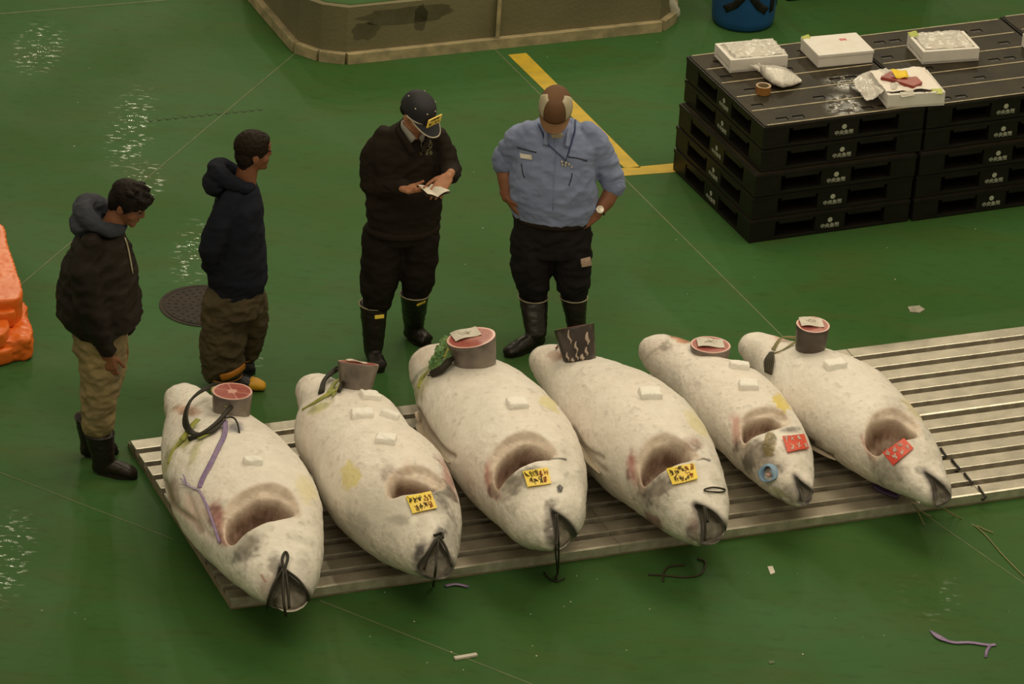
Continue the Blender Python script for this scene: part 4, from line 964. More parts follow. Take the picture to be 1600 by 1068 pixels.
# ------------------------------------------------------------------ tail slices standing on the fish
def flesh_mat():
    m = bpy.data.materials.new('cut_tail_flesh'); m.use_nodes = True; N = m.node_tree.nodes; L = m.node_tree.links; b = N['Principled BSDF']
    a = N.new('ShaderNodeAttribute'); a.attribute_name = 'Col'; L.new(a.outputs['Color'], b.inputs['Base Color']); b.inputs['Roughness'].default_value = .35; return m
M['flesh'] = flesh_mat()
def tail_slice(f, px, py, R, h, ratio, up, label, squash=1.0, star=True, paper=None, seed=1, rot=0, skin=None, rbot=.8):
    """px, py: centre of the top face"""
    up = Vector(up).normalized(); loc, n = f.hit(px, py + h * 245 * .98)
    # base centre: where the piece meets the skin
    c0 = loc - up * .028; c1 = c0 + up * (h + .028)
    ex = Vector((math.cos(rot), math.sin(rot), 0)); ex = (ex - up * ex.dot(up)).normalized(); ey = up.cross(ex)
    t = empty('tail_slice', c0); NA = 56
    def ring(c, r): return [c + (ex * math.cos(2 * PI * k / NA) + ey * squash * math.sin(2 * PI * k / NA)) * r * (1 + .035 * noise.noise(Vector((math.cos(2 * PI * k / NA) * 1.5, math.sin(2 * PI * k / NA) * 1.5, seed)))) for k in range(NA)]
    bm = bmesh.new(); rings(bm, [ring(c0, R * rbot)] + [ring(c0.lerp(c1, k / 6), R * (rbot + (1 - rbot) * (k / 6) ** .9)) for k in range(1, 6)] + [ring(c1 - up * .004, R), ring(c1, R * .985)])
    obj('skin', bm, skin or M['meat_skin'], t, smooth=True)
    # flesh disc with its muscle pattern as the flesh's own colour
    bm = bmesh.new(); lay = bm.verts.layers.float_color.new('Col'); NR = 16; V = []
    for i in range(NR + 1):
        row = []
        for p in ring(c1 + up * .002, max(R * i / NR * .985, .0005)):
            v_ = bm.verts.new(p); d = p - c1; a_ = math.atan2(d.dot(ey), d.dot(ex)); q = i / NR; nn = noise.noise(Vector((d.dot(ex) * 40, d.dot(ey) * 40, seed)))
            red = Vector((.40, .115, .095)); pale = Vector((.72, .42, .36)); deep = Vector((.26, .055, .045))
            k_ = .5 + nn; c_ = red.lerp(deep, min(max(k_, 0), 1) * .6)
            if star:
                s_ = abs(math.sin(a_ * 3 + .6)) ** .5; core = 1 if q < .22 + .12 * (1 - s_) else 0; c_ = c_.lerp(pale, .85 * core)
                if s_ < .30 and q < .9: c_ = c_.lerp(pale, .5)
            else:
                c_ = c_.lerp(pale, .6 * max(0, 1 - q * 2.2))
            if q > .90: c_ = Vector((.74, .46, .40))
            v_[lay] = (*c_, 1); row.append(v_)
        V.append(row)
    for A, B in zip(V, V[1:]):
        for k in range(NA): bm.faces.new((A[k], A[(k + 1) % NA], B[(k + 1) % NA], B[k]))
    bm.faces.new(V[0])
    for v_ in V[-1]: pass
    obj('flesh', bm, M['flesh'], t)
    if paper:
        ox, oy, w_, d_, pr = paper; cx = c1 + ex * ox + ey * oy + up * .011; a1 = ex * math.cos(pr) + ey * math.sin(pr); a2 = up.cross(a1); bm = bmesh.new(); V = []
        for i in range(6):
            for j in (0, 1): V.append(bm.verts.new(cx + a1 * (i / 5 - .5) * w_ + a2 * (j - .5) * d_ + up * .006 * math.sin(i * 1.1)))
        for i in range(5): bm.faces.new((V[2 * i], V[2 * i + 2], V[2 * i + 3], V[2 * i + 1]))
        thick(bm, thickness=.0015); o = obj('paper_label', bm, M['white_card'], t); o['label'] = 'white paper label'
        bm = bmesh.new(); random.seed(seed)
        for q in range(4):
            p = [cx + a1 * random.uniform(-.25, .25) * w_ + a2 * random.uniform(-.3, .3) * d_ + up * .007 for _ in range(3)]; tube(bm, catmull(p, 3), .0007, 5)
        obj('handwriting', bm, M['brush_dark'], o)
    tag(t, label, 'tail slice', 'cut tail slices on the fish'); return t, c0, c1
dark_skin = mat('dark_tail_skin', (.045, .03, .024), .3, (.022, .015, .012), 12, bump=.3, bscale=30, spec=.6)
tail_slice(FI[0], 362, 614, .109, .115, .46, (0, .05, 1), 'round tail slice with a pale star in red flesh, on the leftmost tuna', seed=1, rbot=.9)
tail_slice(FI[1], 556, 573, .112, .13, .3, (.05, .42, 1), 'tail slice seen edge-on with grey skin, on the second tuna', seed=2, star=False, rbot=.74, paper=(-.01, .0, .11, .08, .2))
tail_slice(FI[2], 743, 529, .137, .15, .46, (-.22, -.02, 1), 'large oval tail slice with white label, on the third tuna', seed=3, star=False, rbot=.80, paper=(-.03, .04, .15, .11, .35), squash=.86)
ts4 = tail_slice(FI[3], 905, 517, .112, .17, .3, (-.28, .50, 1), 'dark tail slice with white streaks tilted away, on the fourth tuna', seed=4, star=False, rbot=.78, skin=dark_skin)
tail_slice(FI[4], 1109, 539, .115, .045, .4, (.0, .0, 1), 'thin flat tail slice with white label, on the fifth tuna', seed=5, star=False, rbot=.92, paper=(.0, .01, .15, .10, .1), squash=.9)
tail_slice(FI[5], 1266, 508, .096, .15, .5, (.02, -.02, 1), 'tall narrow tail slice with white label, on the rightmost tuna', seed=6, star=False, rbot=.84, paper=(-.01, .015, .13, .10, .15), skin=mat('brown_tail_skin', (.10, .075, .06), .35, (.05, .04, .03), 7, spec=.5))
# pale scratches on the dark piece
t4, c0, c1 = ts4; up = (c1 - c0).normalized(); bm = bmesh.new(); random.seed(4)
for (a_, z0, z1, wv) in [(-1.9, .55, .95, .006), (-1.65, .3, .6, .008), (-2.3, .1, .35, .008), (-1.1, .15, .4, .009), (-.95, .45, .8, .012), (-1.4, .05, .22, .012), (-2.0, .05, .16, .010), (-1.7, .08, .3, .006)]:
    P = []
    for k in range(5):
        z = z0 + (z1 - z0) * k / 4; r = .112 * (.78 + .22 * z) + .0015; ex = Vector((1, 0, 0)); ex = (ex - up * ex.dot(up)).normalized(); ey = up.cross(ex)
        aa = a_ + .06 * math.sin(k * 2); P.append(c0.lerp(c1, z) + (ex * math.cos(aa) + ey * math.sin(aa)) * r)
    tube(bm, P, [.3 * wv, .8 * wv, wv, .7 * wv, .2 * wv], 6)
o = obj('scratched_skin', bm, mat('pale_scratches', (.52, .42, .36), .5), t4, smooth=True); o['label'] = 'pale scratches'

# ------------------------------------------------------------------ cords and tapes on the fish
f = FI[0]; B1 = f.bvh0
bm = bmesh.new()
for k in range(5):
    o_ = k * 1.9; pts = [(352, 664, .03), (332, 676 + k, .02), (306, 684 - k, .02), (291 + k * 1.8, 672 - k, .03 + .006 * k), (296 + o_, 648, .05 + .008 * k), (312 + o_, 632 - k * .6, .07), (330 + o_ * .7, 623 - k * .4, .085)]
    tube(bm, catmull([f.on(*p) for p in pts], 6), .0065, 7)
tube(bm, catmull([f.on(*p) for p in [(345, 662, .03), (362, 661, .035), (370, 668, .03), (374, 677, .006)]], 6), .005, 7)
tube(bm, catmull([f.on(*p) for p in [(296, 688, .012), (318, 682, .02), (340, 668, .03), (358, 652, .05), (366, 644, .06)]], 5), .013, 8)
tag(obj('cord_coil', bm, M['cord'], smooth=True), 'coil of black cord tied beside the star-patterned tail slice on the leftmost tuna', 'cord')
bm = bmesh.new()
for pts, w_ in [([(352, 665, .03), (351, 680, .01), (342, 700, .008), (330, 725, .008), (318, 748, .008), (313, 763, .008)], .014), ([(287, 750, .02), (294, 757, .012), (305, 764, .01), (313, 768, .008), (322, 785, .008), (330, 805, .008), (337, 825, .008), (345, 848, .008)], .008), ([(292, 745, .03), (294, 757, .012)], .004), ([(285, 758, .02), (296, 760, .012)], .004)]:
    tube(bm, catmull([f.on(*p) for p in pts], 5), w_, 8, flat=(1, .08))
tag(obj('purple_ribbon', bm, M['purple'], smooth=True), 'thin purple plastic ribbon trailing over the leftmost tuna to its gill edge', 'ribbon')
def strips(f, L_, name, label, m, flat=(1, .25)):
    bm = bmesh.new()
    for pts, w_ in L_: tube(bm, catmull([f.on(*p) for p in pts], 5), w_, 8, flat=flat)
    tag(obj(name, bm, m, smooth=True), label, 'tape')
strips(f, [([(286, 690, .012), (300, 672, .02), (312, 662, .03)], .016), ([(288, 688, .012), (272, 704, .006), (264, 725, .004)], .008)], 'yellow_tape', 'yellow-green plastic tape trailing from the cord coil down the left side of the leftmost tuna', M['ygreen'])
strips(f, [([(310, 688, .012), (330, 680, .015)], .010)], 'yellow_tape', 'short yellow-green tape end under the lower edge of the cord coil on the leftmost tuna', M['ygreen'])
strips(f, [([(336, 640, .07), (332, 630, .08), (338, 626, .085)], .012)], 'yellow_tape', 'small yellow-green tape knot at the top of the cord coil on the leftmost tuna', M['ygreen'])
strips(f, [([(352, 650, .055), (362, 645, .06), (371, 641, .06)], .010)], 'yellow_tape', 'yellow-green tape end in front of the star-patterned tail slice', M['ygreen'])
# second fish
f = FI[1]; bm = bmesh.new()
for k in range(4):
    tube(bm, catmull([f.on(*p) for p in [(500 + k * 2, 617 - k, .012), (508 + k, 602, .035), (516 + k * 2, 588, .06), (524 + k * 3, 574, .08)]], 5), .0075, 7)
tube(bm, catmull([f.on(*p) for p in [(530, 616, .02), (542, 604, .05), (548, 588, .07)]], 5), .011, 7)
tag(obj('cord_bundle', bm, M['cord'], smooth=True), 'short bundle of black cord leaning by the tail slice on the second tuna', 'cord')
bm = bmesh.new()
for pts, w_ in [([(474, 640, .006), (492, 630, .008), (508, 622, .014), (524, 614, .02)], .014), ([(514, 618, .014), (526, 604, .03), (536, 598, .04)], .013), ([(520, 622, .012), (530, 608, .02), (534, 592, .04)], .007)]:
    tube(bm, catmull([f.on(*p) for p in pts], 5), w_, 8, flat=(1, .3))
tag(obj('yellow_tape', bm, M['ygreen'], smooth=True), 'yellow-green plastic tape below the edge-on tail slice on the second tuna', 'tape')
# third fish
f = FI[2]; bm = bmesh.new()
tube(bm, catmull([f.on(*p) for p in [(670, 588, .008), (680, 586, .015), (692, 584, .03), (705, 576, .045), (716, 568, .05)]], 5), [.004] * 4 + [.022] * 12 + [.015] * 5, 8)
tag(obj('cord_bundle', bm, M['cord'], smooth=True), 'dark cord bundle wrapped in green tape beside the large oval tail slice', 'cord')
bm = bmesh.new()
for pts, w_, in [([(680, 580, .02), (688, 570, .045), (697, 560, .07), (703, 552, .08)], .030), ([(692, 582, .035), (702, 574, .05), (711, 566, .06)], .022), ([(676, 574, .02), (686, 578, .03)], .014)]:
    tube(bm, catmull([f.on(*p) for p in pts], 5), w_, 8, flat=(1, .5))
bm = meshed(bm, .006, 1, .022, 24, 3)
tag(obj('green_tape', bm, M['leafgreen']), 'crumpled green tape on the cord bundle of the third tuna', 'tape')
bm = bmesh.new()
for pts, w_, in [([(700, 572, .055), (708, 562, .085), (711, 553, .09)], .012), ([(682, 576, .03), (670, 582, .01), (660, 592, .006), (655, 606, .004)], .010)]:
    tube(bm, catmull([f.on(*p) for p in pts], 5), w_, 8, flat=(1, .3))
tag(obj('yellow_tape', bm, M['ygreen'], smooth=True), 'yellow-green tape running from the green tape down the third tuna', 'tape')
# fourth fish: cord end behind the dark slice, red string
f = FI[3]
f.tubeon([(869, 547, .012), (876, 543, .02), (884, 538, .03)], .005, mat('red_brown_string', (.16, .04, .015), .6), 'red_string', label='short red-brown string end left of the dark tail slice', cat='string')
P = [VY(x, y, 23.45) for x, y in [(932, 545), (940, 532), (948, 545), (958, 556)]]
# fifth / sixth fish
f = FI[5]; bm = bmesh.new()
for k in range(3): tube(bm, catmull([f.on(*p) for p in [(1207 + k * 2, 548 + k, .012), (1220 + k, 533, .02), (1236, 525 + k, .03), (1248, 528 + k * 2, .03), (1240, 538 + k, .012), (1222, 549, .008), (1209, 553, .006)]], 5), .0035, 6)
tag(obj('string_loop', bm, M['string'], smooth=True), 'loop of pale straw string around the rightmost tuna near its tail', 'string')
bm = bmesh.new()
for k in range(5): tube(bm, catmull([f.on(*p) for p in [(1205 + k, 553, .012), (1199 + k * 3, 566, .018), (1200 + k * 2, 582 + k, .016)]], 5), .007, 7)
tag(obj('cord_bundle', bm, M['cord_brown'], smooth=True), 'hanging bundle of dark brown cord on the rightmost tuna', 'cord')
# mouth cords
def air(pts, r, m, name, label, cat):
    bm = bmesh.new()
    for p in pts:
        tube(bm, catmull([Vector(q) for q in p], 6), r, 7)
    tag(obj(name, bm, m, smooth=True), label, cat)
f = FI[0]; Yh = f.on(445, 900).y
def fy(f, px, py, dy=-.03): 
    q = f.on(px, py); return VY(px, py, q.y + dy)
air([[fy(f, 443, 888), fy(f, 441, 872, -.02), fy(f, 446, 862, -.012), fy(f, 450, 870, -.02), fy(f, 445, 888)], [fy(f, 442, 888), fy(f, 428, 912), fy(f, 420, 935, -.04), fy(f, 417, 950, -.04)],
     [fy(f, 444, 888), fy(f, 466, 905), fy(f, 478, 922, -.04), fy(f, 482, 938, -.05)], [fy(f, 443, 890), fy(f, 442, 915, -.05), fy(f, 444, 945, -.06), fy(f, 447, 962, -.06)], [fy(f, 446, 890), fy(f, 450, 920, -.05), fy(f, 452, 950, -.06)]],
    .0075, M['cord'], 'mouth_cord', 'black cord looped through the mouth of the leftmost tuna', 'cord')
f = FI[1]
air([[fy(f, 686, 838), fy(f, 672, 860), fy(f, 662, 890, -.04)], [fy(f, 687, 838), fy(f, 698, 858), fy(f, 706, 884, -.05)], [fy(f, 685, 838), fy(f, 683, 865, -.04), fy(f, 680, 895, -.05), G(677, 915, .01)], [fy(f, 678, 836, -.01), fy(f, 690, 832, -.01), fy(f, 692, 840)]],
    .007, M['cord'], 'mouth_cord', 'black cord hanging from the mouth of the second tuna', 'cord')
f = FI[2]
air([[fy(f, 868, 803), fy(f, 869, 840, -.04), fy(f, 868, 860, -.05), G(871, 892, .05), G(870, 905, .006)], [fy(f, 871, 803), fy(f, 873, 850, -.05), G(872, 890, .04), G(868, 905, .006)], [G(850, 893, .006), G(858, 903, .006), G(870, 908, .006), G(882, 903, .006)]],
    .005, M['cord'], 'mouth_cord', 'black cord hanging from the mouth of the third tuna to the floor', 'cord')
f = FI[3]
air([[fy(f, 1100, 792), fy(f, 1102, 815, -.04), fy(f, 1101, 845, -.05)], [fy(f, 1102, 792), fy(f, 1106, 815, -.04)]], .007, M['cord'], 'mouth_cord', 'black cord hanging inside the mouth of the fourth tuna', 'cord')
f.tubeon([(1101, 765), (1115, 762), (1131, 765), (1128, 769), (1113, 769), (1102, 768)], .0045, M['cord_brown'], 'wire_loop', closed=True, label='small dark wire loop on the snout of the fourth tuna', cat='wire')
air([[G(1013, 897, .006), G(1035, 898, .006), G(1070, 901, .006), G(1095, 896, .006), G(1102, 878, .006), G(1090, 872, .006)], [G(1036, 908, .006), G(1037, 895, .006), G(1045, 885, .006), G(1070, 882, .006)]], .0055, M['cord_brown'], 'floor_cord', 'loose curved dark cord on the floor in front of the fourth tuna', 'cord')
f = FI[5]
air([[fy(f, 1456, 782), G(1490, 805, .01), G(1530, 826, .006), G(1570, 870, .006), G(1605, 905, .006)], [fy(f, 1457, 784), G(1500, 808, .01), G(1535, 825, .006), G(1552, 832, .006)]], .003, M['string'], 'long_string', 'thin straw-coloured string trailing from the rightmost tuna across the floor', 'string')
air([[fy(f, 1425, 785), G(1433, 797, .05), G(1445, 820, .006)], [fy(f, 1425, 785), G(1437, 797, .05), G(1455, 806, .006)]], .003, M['string'], 'short_string', 'short forked straw-coloured string under the jaw of the rightmost tuna', 'string')
# stray strips and scraps on the floor
def flat_piece(pts, z, m, name, label, cat, smooth=False):
    bm = bmesh.new(); prism(bm, [G(*p) for p in pts][::-1], .0008, z); tag(obj(name, bm, m), label, cat)
bm = bmesh.new(); tube(bm, catmull([G(1453, 984, .004), G(1470, 996, .008), G(1490, 1003, .006), G(1515, 1003, .006), G(1545, 1007, .005), G(1556, 1006, .005)], 5), [.004, .008, .014, .018, .02, .02, .018] + [.013] * 19, 8, flat=(1, .15))
tube(bm, [G(1547, 1008, .004), G(1542, 1016, .004), G(1540, 1026, .004)], [.01, .009, .008], 8, flat=(1, .3))
tag(obj('purple_tape', bm, M['purple'], smooth=True), 'strip of purple plastic tape on the floor at the lower right', 'tape')
bm = bmesh.new(); a, b = G(710, 1030), G(745, 1024); box(bm, (0, -.012, .001), ((b - a).length, .012, .014), .003, frame(a, (b - a).normalized(), Vector((0, 0, 1)).cross((b - a).normalized()), Vector((0, 0, 1))))
tag(obj('foam_stick', bm, M['white_card']), 'small white stick lying on the green floor at the bottom', 'stick')
flat_piece([(1418, 480), (1436, 478), (1445, 484), (1437, 489), (1422, 488)], .006, mat('crumpled_paper', (.42, .40, .32), .6, (.25, .25, .2), 60), 'paper_scrap', 'pale paper scrap on the floor below the pallets', 'paper scrap')
flat_piece([(1199, 886), (1207, 885), (1211, 895), (1204, 898)], .006, M['white_card'], 'paper_scrap', 'tiny pale scrap on the floor in front of the fourth and fifth tuna', 'paper scrap')
flat_piece([(1200, 1033), (1208, 1032), (1211, 1036), (1202, 1037)], .004, M['joint'], 'paper_scrap', 'tiny pale scrap near the bottom picture edge, right half', 'paper scrap')
bm = bmesh.new(); tube(bm, catmull([G(695, 915, .005), G(712, 912, .008), G(732, 916, .005)], 4), .012, 8, flat=(1, .2)); tag(obj('purple_scrap', bm, M['purple'], smooth=True), 'short purple scrap on the floor beside the second tuna', 'tape')
f = FI[5]; bm = bmesh.new(); tube(bm, catmull([G(1365, 757, .10), G(1385, 768, .08), G(1405, 774, .075)], 5), .03, 8, flat=(1, .5)); tag(obj('purple_wrap', bm, mat('dark_purple_plastic', (.07, .04, .11), .4), smooth=True), 'dark purple plastic pressed under the head of the rightmost tuna', 'plastic')
random.seed(11); bm = bmesh.new()
for k in range(70):
    px, py = random.uniform(0, 1600), random.choice([random.uniform(20, 480), random.uniform(880, 1060)]); c = G(px, py); r = random.uniform(.002, .006)
    prism(bm, [(c.x + r * math.cos(a) * random.uniform(.6, 1), c.y + r * math.sin(a) * random.uniform(.6, 1)) for a in (0, 1.2, 2.5, 3.7, 5)], .0006, .0025)
tag(obj('ice_crumbs', bm, M['white_card'], local=True), 'tiny pale crumbs of ice scattered over the green floor', 'crumbs', kind='stuff')

# ------------------------------------------------------------------ people
M['skin'] = mat('skin', (.235, .10, .052), .5, (.19, .078, .04), 12, spec=.3)
M['skin_light'] = mat('hand_skin', (.42, .20, .115), .5, (.34, .15, .08), 14, spec=.35)
M['hair'] = mat('black_hair', (.007, .005, .0035), .6, (.011, .0075, .005), 60, bump=.5, bscale=120, spec=.15)
M['hair_brown'] = mat('dark_brown_hair', (.016, .0095, .0055), .6, (.010, .0065, .004), 60, bump=.5, bscale=120, spec=.15)
M['eye'] = mat('eye', (.02, .015, .01), .25)
def UV3(f_yaw):
    f = Vector((math.cos(f_yaw), math.sin(f_yaw), 0)); s = Vector((f.y, -f.x, 0)); return f, s      # forward, the person's right
def head_axes(yaw, pitch, roll=0):
    f, s = UV3(yaw); up = Vector((0, 0, 1)); R = Matrix.Rotation(-pitch, 3, s); f2 = R @ f; u2 = R @ up
    if roll: Q = Matrix.Rotation(roll, 3, f2); s = Q @ s; u2 = Q @ u2
    return f2, s, u2
def add_head(bm, c, ax, k=1.0):
    f, s, u = ax
    E_ = lambda o_, r_: ell(bm, c + s * o_[0] * k + f * o_[1] * k + u * o_[2] * k, tuple(q * k for q in r_), (s, f, u))
    E_((0, -.008, .024), (.075, .094, .084)); E_((0, .022, -.03), (.062, .070, .080)); E_((0, .040, -.078), (.044, .046, .036)); E_((0, .068, -.100), (.022, .020, .018))
    for q in (-1, 1):
        E_((q * .040, .048, -.030), (.026, .030, .030)); E_((q * .077, -.008, -.012), (.009, .020, .033)); E_((q * .030, .078, .026), (.026, .012, .010))
    rcone(bm, c + f * .088 * k + u * .014 * k, .008 * k, c + f * .098 * k - u * .022 * k, .0115 * k); E_((0, .092, -.027), (.015, .010, .008))
    E_((0, .082, -.058), (.024, .012, .007)); E_((0, .080, -.068), (.020, .012, .007)); E_((0, .072, .045), (.05, .022, .03))
def add_eyes(parent, c, ax, k=1.0):
    f, s, u = ax
    for q in (-1, 1):
        bm = bmesh.new(); ell(bm, c + s * q * .031 * k + f * .0855 * k + u * .010 * k, (.0125 * k, .008 * k, .006 * k), (s, f, u)); obj('eye', bm, M['eye'], parent, smooth=True)
def add_hand(bm, w_, d, n, side, curl=.5, k=1.0, thumb_curl=.3, spread=1.0, curls=None):
    """w_: wrist point, d: direction to the knuckles, n: palm normal (fingers curl toward it), side: +/-1 which way the thumb leaves"""
    d = Vector(d).normalized(); n = Vector(n); n = (n - d * n.dot(d)).normalized(); t = d.cross(n) * side
    L = [.074, .082, .076, .060]; K = [.030, .010, -.010, -.029]
    rcone(bm, w_ - d * .03 * k, .024 * k, w_ + d * .012 * k, .022 * k)
    for i in range(4):
        kn = w_ + (d * (.088 - .004 * abs(i - 1)) + t * K[i]) * k
        rcone(bm, w_ + t * K[i] * .6 * k + d * .01 * k, .0165 * k, kn, .0125 * k)
        a = Matrix.Rotation(0, 3, t); dd = (d + t * K[i] * 2.2 * spread).normalized(); p = kn; c_ = (curls[i] if curls else curl)
        for j, fr in enumerate((.46, .30, .24)):
            ang = c_ * (.55, .95, .7)[j]; dd = (Matrix.Rotation(ang * (1 if True else -1), 3, (dd.cross(n)).normalized()) @ dd)
            q = p + dd * L[i] * fr * k; r0 = (.0098, .0088, .0078)[j] * k; rcone(bm, p, r0, q, r0 * .93, 10); p = q
    b = w_ + (d * .020 + t * .022) * k; m1 = b + (d * .026 + t * .026 + n * .012) * k
    rcone(bm, w_ + d * .006 * k + t * .008 * k, .017 * k, b, .016 * k); rcone(bm, b, .0150 * k, m1, .0125 * k)
    d2 = (d * .8 + t * (.5 - thumb_curl) + n * (.15 + thumb_curl)).normalized(); m2 = m1 + d2 * .032 * k; rcone(bm, m1, .0115 * k, m2, .0105 * k, 10)
    d3 = (d2 + n * thumb_curl * .6 - t * thumb_curl * .4).normalized(); rcone(bm, m2, .0102 * k, m2 + d3 * .026 * k, .0088 * k, 10)
def boot(parent, ankle, toe, kneetop, m, tagm=None, foot_r=.05, shaft=(.062, .056, .068), toe_mat=None, name='boot', trim=None):
    """ankle: point over the heel at sole level; toe: sole-level tip; kneetop: centre of the shaft's top"""
    ankle, toe, kneetop = Vector(ankle), Vector(toe), Vector(kneetop); ankle.z = 0; toe.z = 0
    d = (toe - ankle).normalized(); s = Vector((d.y, -d.x, 0)); L_ = (toe - ankle).length
    bm = bmesh.new(); a0 = ankle + d * .03
    secs = [(a0 - d * .045 + Vector((0, 0, .045)), .036, .038), (a0 + Vector((0, 0, .052)), .044, .050), (a0 + d * (L_ * .35) + Vector((0, 0, .046)), .044, .046), (a0 + d * (L_ * .62) + Vector((0, 0, .036)), .050, .034), (a0 + d * (L_ - .07) + Vector((0, 0, .028)), .040, .025)]
    loft(bm, secs, s, Vector((0, 0, 1)), 20)
    ak = a0 + Vector((0, 0, .10)); mid = ak.lerp(kneetop, .5)
    loft(bm, [(a0 + Vector((0, 0, .05)), .048, .052), (ak, shaft[1] * .92, shaft[1]), (mid, shaft[0], shaft[0] * 1.05), (kneetop, shaft[2], shaft[2])], s, d, 20)
    me = meshed(bm, .009, 4, .004, 14, ankle.x * 5); b = obj(name, me, m, parent, smooth=True)
    bm = bmesh.new(); P = []
    for k in range(28):
        a = 2 * PI * k / 28; u = math.cos(a); v_ = math.sin(a); hw = .046 if u > 0 else .040; P.append(a0 + d * ((L_ - .03) * .5 - .028 + u * (L_ * .5 - .012)) + s * hw * math.copysign(abs(v_) ** .75, v_))
    prism(bm, [(p.x, p.y) for p in P], .001, .022); obj('sole', bm, M['rubber'], b)
    top = kneetop; up = (kneetop - ak).normalized(); R = shaft[2]
    ring = [top + (s * math.cos(2 * PI * k / 28) + d * math.sin(2 * PI * k / 28)) * (R + .002) - up * .004 for k in range(28)]
    bm = bmesh.new(); tube(bm, ring, .0035, 6, closed=True); obj('rim', bm, trim or M['strip'], b, smooth=True)
    if tagm:
        fr = tagm; c_ = top - up * .045 + fr * (R - .001); sx = up.cross(fr).normalized(); bm = bmesh.new(); box(bm, (-.028, -.010, -.004), (.028, .010, .005), .002, frame(c_, sx, up, fr)); o = obj('boot_tag', bm, M['yellow_card'], b); o['label'] = 'small yellow tag'
    if toe_mat:
        bm = bmesh.new(); loft(bm, [(toe - d * .085 + Vector((0, 0, .036)), .050, .038), (toe - d * .045 + Vector((0, 0, .034)), .047, .034), (toe - d * .008 + Vector((0, 0, .027)), .034, .024)], s, Vector((0, 0, 1)), 20); me = meshed(bm, .007, 4); o = obj('toe_cap', me, toe_mat, b, smooth=True); o['label'] = 'yellow toe cap'
    return b
def person_root(bm, label, origin, m, voxel=.0055):
    me = meshed(bm, voxel, 3, factor=.4); o = obj('person', me, m, smooth=True, origin=origin); tag(o, label, 'person'); return o
def hose(bm, P, R):
    for a, b, r0, r1 in zip(P, P[1:], R, R[1:]): rcone(bm, a, r0, b, r1, 18)

# ---- the man with the notebook (third from the left)
Y0 = 23.99; V = lambda x, y, d=0.0: VY(x, y, Y0 + d)
yaw = math.radians(-72); fC, sC = UV3(yaw)
ax = head_axes(math.radians(-40), .52, .10); hc = V(653, 175, -.05)
neck = V(645, 203, .0); chest = V(640, 240, .03); belly = V(633, 300, .02); hip = V(630, 345, .03)
shR, shL = V(588, 214, .03), V(692, 212, .06); elR, elL = V(582, 288, .0), V(706, 268, -.02)
wrR, wrL = V(629, 293, -.24), V(700, 276, -.24)
bm = bmesh.new(); add_head(bm, hc, ax); rcone(bm, neck - Vector((0, 0, .04)), .062, hc - ax[2] * .05, .055); loft(bm, [(hip, .13, .09), (belly, .13, .09), (chest, .15, .09), (neck - Vector((0, 0, .06)), .10, .07)], sC, fC)
hose(bm, [shR.lerp(neck, .3) - Vector((0, 0, .08)), shR.lerp(elR, .45), elR, wrR], [.03, .036, .036, .027]); hose(bm, [shL.lerp(neck, .3) - Vector((0, 0, .08)), shL.lerp(elL, .45), elL, wrL], [.03, .034, .034, .027])
for p in (shR, shL): rcone(bm, p.lerp(neck, .35) - Vector((0, 0, .09)), .03, chest + Vector((0, 0, .02)), .07)
add_hand(bm, wrR, V(652, 300, -.32) - wrR, Vector((.25, -.2, 1)), -1, curls=[.35, .4, .45, .55], thumb_curl=.25, k=1.05)
add_hand(bm, wrL, V(684, 298, -.33) - wrL, Vector((-.4, .2, -1)), -1, curls=[.35, .6, .7, .8], thumb_curl=.15, k=1.05)
for q, x in ((-1, 583), (1, 645)): pass
kR, kL = V(592, 468, -.02), V(652, 448, .06); hpR, hpL = V(598, 365, .03), V(658, 362, .05)
hose(bm, [hpR, kR], [.07, .05]); hose(bm, [hpL, kL], [.07, .05])
C_ = person_root(bm, 'person in black jacket and navy cap reading a small notebook he holds', G(612, 560), M['skin_light'])
add_eyes(C_, hc, ax)
f_, s_, u_ = ax
cloth_black = mat('black_jacket_cloth', (.0150, .0110, .0080), .75, (.020, .015, .011), 5, bump=.3, bscale=120, spec=.12)
cloth_trous = mat('black_trouser_cloth', (.0115, .0090, .0070), .75, (.015, .012, .0095), 5, bump=.3, bscale=120, spec=.12)
bm = bmesh.new()
loft(bm, [(V(630, 352, .03), .205, .14), (V(631, 325, .03), .225, .16), (V(634, 285, .02), .215, .155), (V(638, 240, .03), .215, .14), (V(640, 216, .04), .185, .12), (V(643, 200, .04), .13, .09), (V(644, 190, .04), .08, .07)], sC, fC)
hose(bm, [V(602, 214, .04), V(583, 245, .02), V(581, 288, .0), V(606, 294, -.13), V(628, 291, -.22)], [.066, .074, .066, .058, .046]); hose(bm, [V(680, 212, .06), V(694, 238, .03), V(704, 266, -.02), V(704, 272, -.12), V(702, 274, -.19)], [.064, .066, .060, .054, .044])
obj('jacket', meshed(bm, .011, 5, .012, 8, 1), cloth_black, C_, smooth=True)
bm = bmesh.new(); tube(bm, [V(568, 352, 0) * 0 + (V(630, 354, .03) + sC * .205 * math.cos(a) + fC * .14 * math.sin(a)) for a in [2 * PI * k / 28 for k in range(28)]], .016, 8, closed=True, flat=(.7, 1.6)); obj('jacket_hem', bm, cloth_black, C_, smooth=True)
